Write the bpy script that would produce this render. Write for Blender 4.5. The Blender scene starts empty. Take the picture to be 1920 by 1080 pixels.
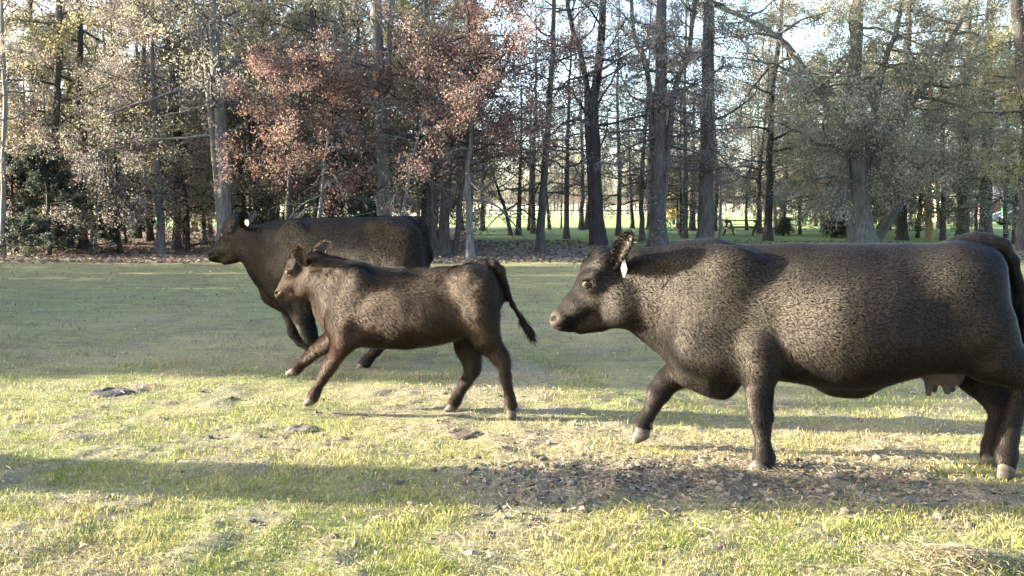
import bpy, math, random
import numpy as np
from mathutils import Vector, Matrix

scene = bpy.context.scene
COL = scene.collection

# ------------------------------------------------------------------ camera, sky, sun, exposure
F_PX, HORIZON, CAM_H = 1600.0, 382.0, 1.60          # in pixels of the 1920 x 1080 photograph
PITCH = math.atan((540.0 - HORIZON) / F_PX)
cam_data = bpy.data.cameras.new('camera')
cam_data.sensor_width = 36.0
cam_data.lens = 36.0 * F_PX / 1920.0
cam_data.clip_start, cam_data.clip_end = 0.1, 3000.0
cam = bpy.data.objects.new('camera', cam_data)
COL.objects.link(cam)
cam.location = (0, 0, CAM_H)
cam.rotation_euler = (math.radians(90) - PITCH, 0, 0)
scene.camera = cam

SUN_EL, SUN_SIDE = math.radians(14.0), math.radians(-4.5)   # low sun from the left, square to the view
S = Vector((-math.cos(SUN_EL) * math.cos(SUN_SIDE), -math.cos(SUN_EL) * math.sin(SUN_SIDE), math.sin(SUN_EL)))
world = bpy.data.worlds.new('World')
scene.world = world
world.use_nodes = True
wn = world.node_tree
bg = wn.nodes['Background']
sky = wn.nodes.new('ShaderNodeTexSky')
sky.sky_type = 'NISHITA'
sky.sun_disc = False
sky.sun_elevation = SUN_EL
sky.sun_rotation = math.atan2(S.x, S.y)
sky.air_density, sky.dust_density, sky.ozone_density = 0.9, 2.8, 1.6
wn.links.new(sky.outputs['Color'], bg.inputs['Color'])
bg.inputs['Strength'].default_value = 0.145
sun_data = bpy.data.lights.new('sun', 'SUN')
sun_data.energy = 5.0
sun_data.angle = math.radians(0.55)
sun_data.color = (1.0, 0.90, 0.74)
sun = bpy.data.objects.new('sun', sun_data)
COL.objects.link(sun)
sun.rotation_euler = (-S).to_track_quat('-Z', 'Y').to_euler()

scene.view_settings.view_transform = 'Standard'
scene.view_settings.look = 'None'
scene.view_settings.gamma = 1.0
scene.view_settings.use_curve_mapping = False
scene.view_settings.exposure = 3.05
scene.render.engine = 'CYCLES'
scene.cycles.max_bounces = 6
scene.cycles.diffuse_bounces = 4
scene.cycles.glossy_bounces = 2
scene.cycles.transmission_bounces = 3
scene.cycles.use_denoising = True

# ------------------------------------------------------------------ helpers
def ray(u, v):
    """Direction, in world axes, of the sight line through photograph pixel (u, v)."""
    x, y, z = (u - 960.0) / F_PX, 1.0, (540.0 - v) / F_PX
    c, s = math.cos(PITCH), math.sin(PITCH)
    return Vector((x, c * y + s * z, -s * y + c * z))

def ground_at(u, v, z=0.0):
    d = ray(u, v)
    t = (z - CAM_H) / d.z
    return Vector((d.x * t, d.y * t, z))

def at_depth(u, v, depth):
    d = ray(u, v)
    t = depth / d.y
    return Vector((d.x * t, depth, CAM_H + d.z * t))

def tag(o, label=None, category=None, group=None, kind=None):
    if label: o['label'] = label
    if category: o['category'] = category
    if group: o['group'] = group
    if kind: o['kind'] = kind
    return o

def empty(name, loc, label, category, group=None, rz=0.0):
    o = bpy.data.objects.new(name, None)
    COL.objects.link(o)
    o.location = loc
    o.rotation_euler = (0, 0, rz)
    o.empty_display_size = 0.2
    return tag(o, label, category, group)

def make_mesh(name, verts, faces, smooth=False, colors=None, mats=None, mat_index=None):
    """verts (N,3); faces: list of (K,n) integer arrays, n = 3 or 4."""
    me = bpy.data.meshes.new(name)
    verts = np.asarray(verts, dtype=np.float32)
    if not isinstance(faces, (list, tuple)): faces = [faces]
    faces = [np.asarray(f, dtype=np.int32) for f in faces if len(f)]
    loops = np.concatenate([f.ravel() for f in faces]) if faces else np.zeros(0, np.int32)
    sizes = np.concatenate([np.full(len(f), f.shape[1], np.int32) for f in faces]) if faces else np.zeros(0, np.int32)
    starts = np.concatenate([[0], np.cumsum(sizes)[:-1]]).astype(np.int32) if len(sizes) else sizes
    me.vertices.add(len(verts)); me.vertices.foreach_set('co', verts.ravel())
    me.loops.add(len(loops)); me.loops.foreach_set('vertex_index', loops)
    me.polygons.add(len(sizes)); me.polygons.foreach_set('loop_start', starts)
    try: me.polygons.foreach_set('loop_total', sizes)
    except Exception: pass
    me.polygons.foreach_set('use_smooth', np.full(len(sizes), smooth, dtype=bool))
    if mat_index is not None: me.polygons.foreach_set('material_index', np.asarray(mat_index, np.int32))
    if colors is not None:
        a = me.color_attributes.new('tint', 'FLOAT_COLOR', 'POINT')
        c = np.ones((len(verts), 4), np.float32); c[:, :3] = colors
        a.data.foreach_set('color', c.ravel())
    for m in (mats or []): me.materials.append(m)
    me.update(calc_edges=True)
    me.validate()
    return me

def add_obj(name, me, parent=None, loc=None):
    o = bpy.data.objects.new(name, me)
    COL.objects.link(o)
    if parent is not None: o.parent = parent
    if loc is not None: o.location = loc
    return o

def _hash(ix, iy, iz, seed):
    h = (ix * 374761393 + iy * 668265263 + iz * 2147483647 + seed * 1274126177) & 0xFFFFFFFF
    h = ((h ^ (h >> 13)) * 1274126177) & 0xFFFFFFFF
    return ((h ^ (h >> 16)) & 0xFFFF).astype(np.float64) / 65535.0

def vnoise(p, seed=0):
    """Value noise in 0..1 at points p (N,2) or (N,3)."""
    p = np.asarray(p, np.float64)
    if p.shape[1] == 2: p = np.concatenate([p, np.zeros((len(p), 1))], 1)
    i = np.floor(p).astype(np.int64); f = p - i; f = f * f * (3 - 2 * f)
    r = 0.0
    for dx in (0, 1):
        for dy in (0, 1):
            for dz in (0, 1):
                w = (f[:, 0] if dx else 1 - f[:, 0]) * (f[:, 1] if dy else 1 - f[:, 1]) * (f[:, 2] if dz else 1 - f[:, 2])
                r = r + w * _hash(i[:, 0] + dx, i[:, 1] + dy, i[:, 2] + dz, seed)
    return r

def fbm(p, octaves=4, seed=0, gain=0.5):
    p = np.asarray(p, np.float64); a, t, r = 1.0, 0.0, 0.0
    for k in range(octaves):
        r = r + a * vnoise(p * 2.0 ** k + 17.3 * k, seed + k); t += a; a *= gain
    return r / t

def unit(a):
    return a / np.maximum(np.linalg.norm(a, axis=-1, keepdims=True), 1e-9)

# ------------------------------------------------------------------ materials
def new_mat(name, color=(0.5, 0.5, 0.5), rough=0.7, spec=0.3):
    m = bpy.data.materials.new(name); m.use_nodes = True
    b = m.node_tree.nodes['Principled BSDF']
    b.inputs['Base Color'].default_value = (*color, 1)
    b.inputs['Roughness'].default_value = rough
    b.inputs['Specular IOR Level'].default_value = spec
    return m, m.node_tree, b

def ramp(nt, fac, stops):
    r = nt.nodes.new('ShaderNodeValToRGB')
    e = r.color_ramp.elements
    while len(e) > 1: e.remove(e[-1])
    for k, (p, c) in enumerate(stops):
        el = e[0] if k == 0 else e.new(p)
        el.position = p; el.color = (*c, 1)
    nt.links.new(fac, r.inputs['Fac'])
    return r.outputs['Color']

def noise_node(nt, scale, detail=4, rough=0.55, vec=None, dist=0.0):
    n = nt.nodes.new('ShaderNodeTexNoise')
    n.inputs['Scale'].default_value = scale; n.inputs['Detail'].default_value = detail
    n.inputs['Roughness'].default_value = rough; n.inputs['Distortion'].default_value = dist
    if vec is not None: nt.links.new(vec, n.inputs['Vector'])
    return n.outputs['Fac']

def mapping(nt, scale, kind='Object'):
    tc = nt.nodes.new('ShaderNodeTexCoord'); mp = nt.nodes.new('ShaderNodeMapping')
    mp.inputs['Scale'].default_value = scale
    nt.links.new(tc.outputs[kind], mp.inputs['Vector'])
    return mp.outputs['Vector']

def bump(nt, b, height, strength, dist):
    n = nt.nodes.new('ShaderNodeBump')
    n.inputs['Strength'].default_value = strength; n.inputs['Distance'].default_value = dist
    nt.links.new(height, n.inputs['Height']); nt.links.new(n.outputs['Normal'], b.inputs['Normal'])

def mixc(nt, fac, a, b, mode='MIX'):
    n = nt.nodes.new('ShaderNodeMix'); n.data_type = 'RGBA'; n.blend_type = mode
    for sock, val in ((n.inputs[0], fac), (n.inputs[6], a), (n.inputs[7], b)):
        if hasattr(val, 'links'): nt.links.new(val, sock)
        elif isinstance(val, (int, float)): sock.default_value = val
        else: sock.default_value = (*val, 1)
    return n.outputs[2]

def tint_mat(name, rough=0.65, spec=0.25, translucent=0.0, vary=0.0):
    """Colour from each piece's own 'tint' attribute; optional leaf translucency."""
    m, nt, b = new_mat(name, rough=rough, spec=spec)
    a = nt.nodes.new('ShaderNodeAttribute'); a.attribute_name = 'tint'
    c = a.outputs['Color']
    nt.links.new(c, b.inputs['Base Color'])
    if translucent:
        t = nt.nodes.new('ShaderNodeBsdfTranslucent'); nt.links.new(c, t.inputs['Color'])
        mx = nt.nodes.new('ShaderNodeMixShader'); mx.inputs[0].default_value = translucent
        nt.links.new(b.outputs[0], mx.inputs[1]); nt.links.new(t.outputs[0], mx.inputs[2])
        nt.links.new(mx.outputs[0], nt.nodes['Material Output'].inputs['Surface'])
    return m

def bark_mat(name, dark, light, moss=None):
    m, nt, b = new_mat(name, rough=0.9, spec=0.15)
    v = mapping(nt, (9, 9, 1.6)); v2 = mapping(nt, (1.3, 1.3, 0.9))
    n1 = noise_node(nt, 1.6, 6, 0.65, v, 0.6); n2 = noise_node(nt, 1.2, 3, 0.6, v2)
    c = ramp(nt, n1, [(0.32, dark), (0.68, light)])
    if moss: c = mixc(nt, ramp(nt, n2, [(0.48, (0, 0, 0)), (0.66, (0.8, 0.8, 0.8))]), c, moss)
    else: c = mixc(nt, ramp(nt, n2, [(0.35, (0.25,) * 3), (0.7, (0, 0, 0))]), c, dark)
    nt.links.new(c, b.inputs['Base Color'])
    bump(nt, b, n1, 0.9, 0.03)
    return m

BARK = {
    'grey': bark_mat('bark_grey', (0.055, 0.05, 0.048), (0.185, 0.172, 0.165), (0.13, 0.135, 0.10)),
    'brown': bark_mat('bark_brown', (0.045, 0.038, 0.034), (0.15, 0.13, 0.115)),
    'dark': bark_mat('bark_dark', (0.028, 0.024, 0.022), (0.095, 0.082, 0.075)),
    'pale': bark_mat('bark_pale', (0.11, 0.098, 0.09), (0.27, 0.25, 0.225)),
    'gold': bark_mat('bark_sunlit_tone', (0.17, 0.12, 0.055), (0.42, 0.31, 0.14)),  # sunshine on one trunk, put into the bark colour
    'mossy': bark_mat('bark_mossy', (0.06, 0.055, 0.046), (0.19, 0.178, 0.15), (0.12, 0.125, 0.08)),
}
LEAF = tint_mat('leaf', 0.55, 0.3, 0.45)
GRASS = tint_mat('grass_blade', 0.55, 0.25, 0.3)
LITTER = tint_mat('litter', 0.8, 0.15, 0.1)
# ------------------------------------------------------------------ sky: the world; ground
rng = np.random.default_rng(11)

def sstep(a, b, x):
    t = np.clip((x - a) / (b - a), 0, 1); return t * t * (3 - 2 * t)

def dirt_mask(x, y):
    """How bare and trampled the pasture is (1 = soil, hay and dung) at world (x, y)."""
    p = np.stack([x, y], 1)
    n = fbm(p * 1.3, 4, 5); n2 = fbm(p * 4.0, 3, 9)
    m = np.exp(-(((x - 1.15) / 1.45) ** 2 + ((y - 4.85) / 0.42) ** 2) ** 1.5) * 1.15
    m = np.maximum(m, 0.95 * np.exp(-(((x - 0.9) / 0.5) ** 2 + ((y - 4.95) / 0.3) ** 2)))
    m = np.maximum(m, 0.8 * np.exp(-(((x - 2.5) / 1.1) ** 2 + ((y - 4.55) / 0.22) ** 2)))
    m = m * (0.55 + 0.9 * n) + (n - 0.5) * 0.25 * (m > 0.05)
    m = np.maximum(m, sstep(0.60, 0.72, n) * 0.45 * sstep(12, 8, y))
    m = np.maximum(m, sstep(0.54, 0.68, n2) * 0.5 * (y < 7.5))
    return np.clip(m, 0, 1)

def straw_mask(x, y):
    p = np.stack([x, y], 1)
    m = np.exp(-(((x - 1.6) / 2.0) ** 2 + ((y - 5.6) / 0.75) ** 2))
    return np.clip(m * 1.1 + sstep(0.48, 0.68, fbm(p * 0.9, 3, 21)) * 0.55, 0, 1)

def ground_z(x, y):
    p = np.stack([x, y], 1)
    near = sstep(16, 9, y)
    z = (fbm(p * 0.45, 3, 3) - 0.5) * 0.06 * near
    z += (fbm(p * 6.0, 3, 4) - 0.5) * 0.022 * near
    d = dirt_mask(x, y)
    z += d * ((fbm(p * 7.0, 4, 6, 0.6) - 0.42) * 0.10 + 0.01) * near
    # hay mound at the lower right corner of the view, and a low dirt heap by the near cow's forefoot
    z += 0.10 * np.exp(-(((x - 1.93) / 0.24) ** 2 + ((y - 3.53) / 0.19) ** 2))
    z += 0.07 * np.exp(-(((x - 1.22) / 0.20) ** 2 + ((y - 4.80) / 0.13) ** 2))
    z += 0.05 * np.exp(-(((x - 0.55) / 0.18) ** 2 + ((y - 4.62) / 0.12) ** 2))
    z *= sstep(0.12, 0.30, np.hypot(x - 1.44, y - 5.02))                     # firm ground under the planted forefoot
    z += sstep(120, 260, y) * 1.4                      # the far field rises a little
    return z

def axis(parts):
    return np.unique(np.round(np.concatenate([np.arange(a, b, s) for a, b, s in parts]), 4))
gx = axis([(-900, -120, 60), (-120, -30, 6), (-30, -8, 0.6), (-8, -3.6, 0.12), (-3.6, 3.8, 0.038), (3.8, 8, 0.12), (8, 30, 0.6), (30, 120, 6), (120, 901, 60)])
gy = axis([(-300, -20, 40), (-20, 2, 2), (2, 3.2, 0.15), (3.2, 7.2, 0.034), (7.2, 12, 0.1), (12, 30, 0.5), (30, 120, 5), (120, 400, 20), (400, 2001, 200)])
X, Y = np.meshgrid(gx, gy); xf, yf = X.ravel(), Y.ravel()
zf = ground_z(xf, yf)
nx_, ny_ = len(gx), len(gy)
idx = np.arange(nx_ * ny_).reshape(ny_, nx_)
quads = np.stack([idx[:-1, :-1], idx[:-1, 1:], idx[1:, 1:], idx[1:, :-1]], -1).reshape(-1, 4)
dm = dirt_mask(xf, yf); sm_ = straw_mask(xf, yf)
# leaf litter under the wood's edge, park lawn beyond
edge = 23.5 + (fbm(np.stack([xf * 0.35, yf * 0.25], 1), 4, 31) - 0.5) * 6.5
deep = np.where(xf < -3.5, 58.0, 31.0 + np.clip(-xf, 0, 3.5) * 6) + (fbm(np.stack([xf * 0.3, yf * 0.3], 1), 3, 33) - 0.5) * 8
litter = sstep(-0.8, 1.2, yf - edge) * (1 - sstep(-3, 3, yf - deep)) * np.where(xf > 13, sstep(26, 13, xf) * 0.8 + 0.2, 1)
far = sstep(100, 125, yf)

m, nt, b = new_mat('ground_soil_and_turf', rough=0.95, spec=0.1)
at = nt.nodes.new('ShaderNodeAttribute'); at.attribute_name = 'tint'
sep = nt.nodes.new('ShaderNodeSeparateColor'); nt.links.new(at.outputs['Color'], sep.inputs[0])
v = mapping(nt, (1, 1, 1))
n1 = noise_node(nt, 0.9, 5, 0.6, v); n2 = noise_node(nt, 9, 5, 0.7, v); n3 = noise_node(nt, 55, 4, 0.7, v)
turf = ramp(nt, n2, [(0.30, (0.10, 0.115, 0.055)), (0.48, (0.175, 0.185, 0.075)), (0.62, (0.26, 0.24, 0.115)), (0.75, (0.19, 0.16, 0.105))])
turf = mixc(nt, ramp(nt, n3, [(0.35, (0, 0, 0)), (0.7, (0.6,) * 3)]), turf, (0.24, 0.22, 0.12))
turf = mixc(nt, ramp(nt, n1, [(0.4, (0, 0, 0)), (0.65, (0.6,) * 3)]), turf, (0.14, 0.16, 0.06))
turf = mixc(nt, ramp(nt, noise_node(nt, 2.2, 5, 0.7, mapping(nt, (0.7, 1.4, 1))), [(0.46, (0, 0, 0)), (0.62, (0.85,) * 3)]), turf, (0.13, 0.105, 0.075))
straw = ramp(nt, n3, [(0.3, (0.15, 0.12, 0.07)), (0.55, (0.33, 0.28, 0.16)), (0.75, (0.44, 0.38, 0.23))])
soil = ramp(nt, n3, [(0.3, (0.085, 0.07, 0.056)), (0.5, (0.19, 0.16, 0.128)), (0.72, (0.31, 0.27, 0.215))])
leafl = ramp(nt, n2, [(0.3, (0.07, 0.055, 0.045)), (0.48, (0.15, 0.12, 0.095)), (0.62, (0.22, 0.185, 0.15)), (0.72, (0.10, 0.10, 0.045))])
c = mixc(nt, sep.outputs[1], turf, straw)
c = mixc(nt, sep.outputs[0], c, soil)
c = mixc(nt, sep.outputs[2], c, leafl)
lawn_a = nt.nodes.new('ShaderNodeAttribute'); lawn_a.attribute_name = 'lawn'
ls = nt.nodes.new('ShaderNodeSeparateColor'); nt.links.new(lawn_a.outputs['Color'], ls.inputs[0])
vl = mapping(nt, (0.25, 0.6, 1))
lawn = ramp(nt, noise_node(nt, 1.4, 5, 0.65, vl), [(0.3, (0.16, 0.15, 0.09)), (0.45, (0.16, 0.21, 0.08)), (0.6, (0.20, 0.27, 0.10)), (0.75, (0.26, 0.26, 0.14))])
c = mixc(nt, ls.outputs[0], c, lawn)
c = mixc(nt, ls.outputs[1], c, (0.42, 0.38, 0.24))
nt.links.new(c, b.inputs['Base Color'])
bump(nt, b, noise_node(nt, 30, 6, 0.75, v), 0.8, 0.05)
me = make_mesh('ground', np.stack([xf, yf, zf], 1), quads, True, np.stack([dm * sstep(14, 8, yf), sm_ * sstep(16, 9, yf) * 0.8, litter], 1), [m])
la = me.color_attributes.new('lawn', 'FLOAT_COLOR', 'POINT')
lw = np.ones((len(xf), 4), np.float32); lw[:, 0] = sstep(0, 5, yf - edge) * (1 - litter); lw[:, 1] = far; lw[:, 2] = 0
la.data.foreach_set('color', lw.ravel())
ground = tag(add_obj('ground', me), kind='structure')

# ---- grass: short grazed blades, straw and clover-like tufts (nobody could count it)
def blades(x, y, z, h, w, lean, col, rng):
    n = len(x)
    az = rng.uniform(0, 2 * np.pi, n); la_ = rng.uniform(0, 2 * np.pi, n)
    side = np.stack([np.cos(az), np.sin(az), np.zeros(n)], 1) * (w * 0.5)[:, None]
    base = np.stack([x, y, z - 0.004], 1)
    ld = np.stack([np.cos(la_), np.sin(la_), np.zeros(n)], 1)
    up = np.array([0, 0, 1.0])
    mid = base + up * (h * 0.6)[:, None] + ld * (h * lean * 0.35)[:, None]
    tip = base + up * (h * np.sqrt(np.clip(1 - (lean * 0.75) ** 2, 0.12, 1)))[:, None] + ld * (h * lean)[:, None]
    V = np.stack([base - side, base + side, mid + side * 0.7, mid - side * 0.7, tip], 1).reshape(-1, 3)
    k = np.arange(n) * 5
    Q = np.stack([k, k + 1, k + 2, k + 3], 1); T = np.stack([k + 3, k + 2, k + 4], 1)
    return V, Q, T, np.repeat(col, 5, 0)

def scatter_view(n, y0, y1, power, rng):
    """Random ground points inside the view wedge, thinning with distance."""
    t = rng.random(n)
    y = (y0 ** (1 - power) + t * (y1 ** (1 - power) - y0 ** (1 - power))) ** (1 / (1 - power))
    x = (rng.random(n) * 2 - 1) * (0.62 * y + 0.55)
    return x, y

pal = np.array([[0.10, 0.15, 0.030], [0.165, 0.20, 0.040], [0.26, 0.275, 0.062], [0.345, 0.315, 0.11], [0.41, 0.345, 0.165], [0.20, 0.155, 0.095]])
def grass_cols(x, y, rng):
    n = len(x)
    s = straw_mask(x, y); g = fbm(np.stack([x, y], 1) * 2.2, 3, 41)
    s = s + 0.35 * sstep(7.5, 10, y) + 0.22
    v_ = np.clip(g * 4.2 - 0.3 + s * 1.5 + rng.normal(0, 0.75, n), 0, 4.99)
    i = v_.astype(int); f = (v_ - i)[:, None]
    c = pal[i] * (1 - f) + pal[np.minimum(i + 1, 5)] * f
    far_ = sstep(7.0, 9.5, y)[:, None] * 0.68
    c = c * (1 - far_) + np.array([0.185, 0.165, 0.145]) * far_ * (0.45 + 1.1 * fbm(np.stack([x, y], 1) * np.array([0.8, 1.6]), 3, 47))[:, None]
    return c * rng.uniform(0.7, 1.25, (n, 1))

x, y = scatter_view(165000, 3.1, 24.5, 2.2, rng)
d = dirt_mask(x, y)
keep = rng.random(len(x)) > np.clip(d * 1.15, 0, 0.85)
x, y, d = x[keep], y[keep], d[keep]
cl = fbm(np.stack([x, y], 1) * 3.0, 3, 51)
h = (0.010 + 0.040 * cl ** 1.6) * rng.uniform(0.6, 1.5, len(x)) * (1 - 0.035 * np.clip(y - 5, 0, 12)) * (1 + 1.5 * sstep(0.60, 0.70, cl) * sstep(7, 9, y))
w = (0.0035 + 0.00075 * np.clip(y - 3.5, 0, 20)) * rng.uniform(0.7, 1.3, len(x))
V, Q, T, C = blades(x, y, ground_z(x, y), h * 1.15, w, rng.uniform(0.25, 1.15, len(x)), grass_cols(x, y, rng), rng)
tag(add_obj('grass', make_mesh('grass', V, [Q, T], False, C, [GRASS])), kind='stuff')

# ---- loose straw and hay stalks lying about
def stalks(x, y, z, L, w, col, rng, tilt=0.12):
    n = len(x); az = rng.uniform(0, 2 * np.pi, n); el = rng.normal(0, tilt, n)
    dr = np.stack([np.cos(az) * np.cos(el), np.sin(az) * np.cos(el), np.abs(np.sin(el))], 1)
    sd = np.stack([-np.sin(az), np.cos(az), rng.normal(0, 0.4, n)], 1) * (w * 0.5)[:, None]
    c0 = np.stack([x, y, z], 1); a = c0 - dr * (L * 0.5)[:, None] * [1, 1, 0]; e = c0 + dr * (L * 0.5)[:, None]
    mid = (a + e) / 2 + np.stack([rng.normal(0, 0.1, n) * L, rng.normal(0, 0.1, n) * L, 0.08 * L], 1)
    V = np.stack([a - sd, a + sd, mid + sd, mid - sd, e + sd * 0.6, e - sd * 0.6], 1).reshape(-1, 3)
    k = np.arange(n) * 6
    Q = np.concatenate([np.stack([k, k + 1, k + 2, k + 3], 1), np.stack([k + 3, k + 2, k + 4, k + 5], 1)])
    return V, Q, np.repeat(col, 6, 0)
x1, y1 = scatter_view(26000, 3.1, 9, 1.6, rng)
k_ = rng.random(len(x1)) < 0.12 + 0.7 * straw_mask(x1, y1) + 0.5 * dirt_mask(x1, y1)
x1, y1 = x1[k_], y1[k_]
x2, y2 = rng.normal(1.93, 0.17, 2600), rng.normal(3.53, 0.12, 2600)
x3, y3 = rng.normal(1.2, 0.75, 3800), rng.normal(4.85, 0.24, 3800)
x, y = np.concatenate([x1, x2, x3]), np.concatenate([y1, y2, y3])
n = len(x)
spal = np.array([[0.42, 0.36, 0.21], [0.34, 0.28, 0.15], [0.24, 0.19, 0.12], [0.48, 0.43, 0.28], [0.17, 0.13, 0.095]])
col = spal[rng.integers(0, 5, n)] * rng.uniform(0.6, 1.1, (n, 1)) * (1 - 0.35 * dirt_mask(x, y) * (y > 4.1))[:, None] * np.where((np.hypot(x - 1.93, y - 3.53) < 0.5), 0.72, 1.0)[:, None]
V, Q, C = stalks(x, y, ground_z(x, y) + rng.uniform(0.003, 0.028, n), rng.uniform(0.02, 0.095, n), rng.uniform(0.0015, 0.004, n), col, rng)
tag(add_obj('loose_hay', make_mesh('loose_hay', V, [Q], False, C, [LITTER])), kind='stuff')

# ---- soil crumbs and clods in the trampled patch
ico = bpy.data.meshes.new('tmp')
import bmesh
bm = bmesh.new(); bmesh.ops.create_icosphere(bm, subdivisions=1, radius=1.0)
IV = np.array([v_.co[:] for v_ in bm.verts]); IF = np.array([[v_.index for v_ in f.verts] for f in bm.faces]); bm.free()
def crumbs(x, y, z, r, col, rng, flat=0.6):
    n = len(x)
    V = IV[None] * (r[:, None, None] * rng.uniform(0.55, 1.3, (n, len(IV), 1))) * np.stack([rng.uniform(0.7, 1.4, n), rng.uniform(0.7, 1.4, n), rng.uniform(flat * 0.7, flat * 1.3, n)], 1)[:, None]
    V = V + np.stack([x, y, z], 1)[:, None]
    F = (IF[None] + (np.arange(n) * len(IV))[:, None, None]).reshape(-1, 3)
    return V.reshape(-1, 3), F, np.repeat(col, len(IV), 0)
x, y = rng.normal(1.05, 0.9, 5200), rng.normal(4.85, 0.33, 5200)
k_ = (rng.random(len(x)) < dirt_mask(x, y) * 1.1) & (np.hypot(x - 1.42, y - 5.0) > 0.2)
x, y = x[k_], y[k_]
xa, ya = scatter_view(5000, 3.2, 9, 1.6, rng); k_ = rng.random(len(xa)) < dirt_mask(xa, ya) * 0.6
x, y = np.concatenate([x, xa[k_]]), np.concatenate([y, ya[k_]])
n = len(x); r = 0.004 + 0.022 * rng.random(n) ** 4
cpal = np.array([[0.11, 0.093, 0.076], [0.16, 0.135, 0.105], [0.07, 0.057, 0.047], [0.20, 0.17, 0.13]])
V, F, C = crumbs(x, y, ground_z(x, y) + r * 0.3, r, cpal[rng.integers(0, 4, n)] * rng.uniform(1.0, 1.6, (n, 1)), rng)
tag(add_obj('soil_crumbs', make_mesh('soil_crumbs', V, [F], False, C, [LITTER])), kind='stuff')

# ---- fallen leaves: on the pasture and, thickly, under the trees
def flat_leaves(x, y, z, s, col, rng, tilt=0.35):
    n = len(x); az = rng.uniform(0, 2 * np.pi, n)
    a = np.stack([np.cos(az), np.sin(az), rng.normal(0, tilt, n)], 1); p = np.stack([-np.sin(az), np.cos(az), rng.normal(0, tilt, n)], 1)
    c0 = np.stack([x, y, z], 1); s = s[:, None]
    V = np.stack([c0 - a * s, c0 + p * s * 0.5, c0 + a * s, c0 - p * s * 0.5], 1).reshape(-1, 3)
    k = np.arange(n) * 4
    return V, np.stack([k, k + 1, k + 2, k + 3], 1), np.repeat(col, 4, 0)
xa, ya = scatter_view(5200, 3.2, 22, 1.5, rng)
xc, yc = rng.normal(1.1, 1.3, 2600), rng.normal(4.9, 0.55, 2600); k_ = rng.random(2600) < 0.5 * dirt_mask(xc, yc) + 0.3
xa, ya = np.concatenate([xa, xc[k_]]), np.concatenate([ya, yc[k_]])
xb = rng.uniform(-19, 16, 26000); yb = 21.4 + 3.2 * fbm(np.stack([xb * 0.45, xb * 0], 1), 3, 37) + 14 * rng.random(26000) ** 1.35
k_ = (np.abs(xb) < 0.62 * yb + 1) & (rng.random(len(xb)) < np.where(xb > 3, 0.45, 1))
xm, ym = scatter_view(8000, 7.6, 24, 0.9, rng); km = rng.random(8000) < 0.25 + 1.2 * np.clip(fbm(np.stack([xm, ym], 1) * 0.6, 3, 39) - 0.25, 0, 1)
x, y = np.concatenate([xa, xm[km], xb[k_]]), np.concatenate([ya, ym[km], yb[k_]]); n = len(x)
lp = np.array([[0.20, 0.145, 0.105], [0.18, 0.14, 0.11], [0.28, 0.22, 0.15], [0.13, 0.105, 0.085], [0.25, 0.215, 0.17], [0.20, 0.12, 0.09]])
s = np.where(y < 22, rng.uniform(0.007, 0.018, n) * (1 + 0.07 * np.clip(y - 6, 0, 20)), rng.uniform(0.035, 0.085, n))
V, Q, C = flat_leaves(x, y, ground_z(x, y) + np.where(y < 22, 0.022, 0.03), s, lp[rng.integers(0, 6, n)] * rng.uniform(0.55, 1.05, (n, 1)) * np.where((y > 7.6) & (y < 21), 1.35, 1.0)[:, None], rng)
tag(add_obj('fallen_leaves', make_mesh('fallen_leaves', V, [Q], False, C, [LITTER])), kind='stuff')
# ------------------------------------------------------------------ trees
def tubes(pts, rad, sides):
    """pts (M,K,3), rad (M,K) -> verts, quads of M open tapered tubes."""
    M, K, _ = pts.shape
    tan = np.empty_like(pts); tan[:, 1:-1] = pts[:, 2:] - pts[:, :-2]; tan[:, 0] = pts[:, 1] - pts[:, 0]; tan[:, -1] = pts[:, -1] - pts[:, -2]
    tan = unit(tan)
    ref = np.where(np.abs(tan[:, :1, 2:]) > 0.8, np.array([1.0, 0.13, 0]), np.array([0.07, 0.05, 1.0])) + np.zeros_like(tan)
    a = unit(np.cross(tan, ref)); b_ = np.cross(tan, a)
    th = np.arange(sides) * 2 * np.pi / sides
    ring = a[:, :, None] * np.cos(th)[:, None] + b_[:, :, None] * np.sin(th)[:, None]
    V = pts[:, :, None] + ring * rad[:, :, None, None]
    g = np.arange(M * K * sides).reshape(M, K, sides)
    n = np.roll(g, -1, 2)
    Q = np.stack([g[:, :-1], n[:, :-1], n[:, 1:], g[:, 1:]], -1).reshape(-1, 4)
    return V.reshape(-1, 3), Q

def shoots(starts, dirs, lens, r0, r1, K, wig, grav, rng):
    """Grow M curved branches at once."""
    M = len(starts); P = np.empty((M, K, 3)); P[:, 0] = starts; d = unit(dirs)
    for k in range(1, K):
        d = unit(d + rng.normal(0, wig, (M, 3)) + np.array([0, 0, 1.0]) * np.reshape(grav, (-1, 1)))
        P[:, k] = P[:, k - 1] + d * (lens / (K - 1))[:, None]
    t = np.linspace(0, 1, K)[None]
    R = np.reshape(r0, (-1, 1)) * (1 - t) + np.reshape(r1, (-1, 1)) * t
    return P, R

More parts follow.
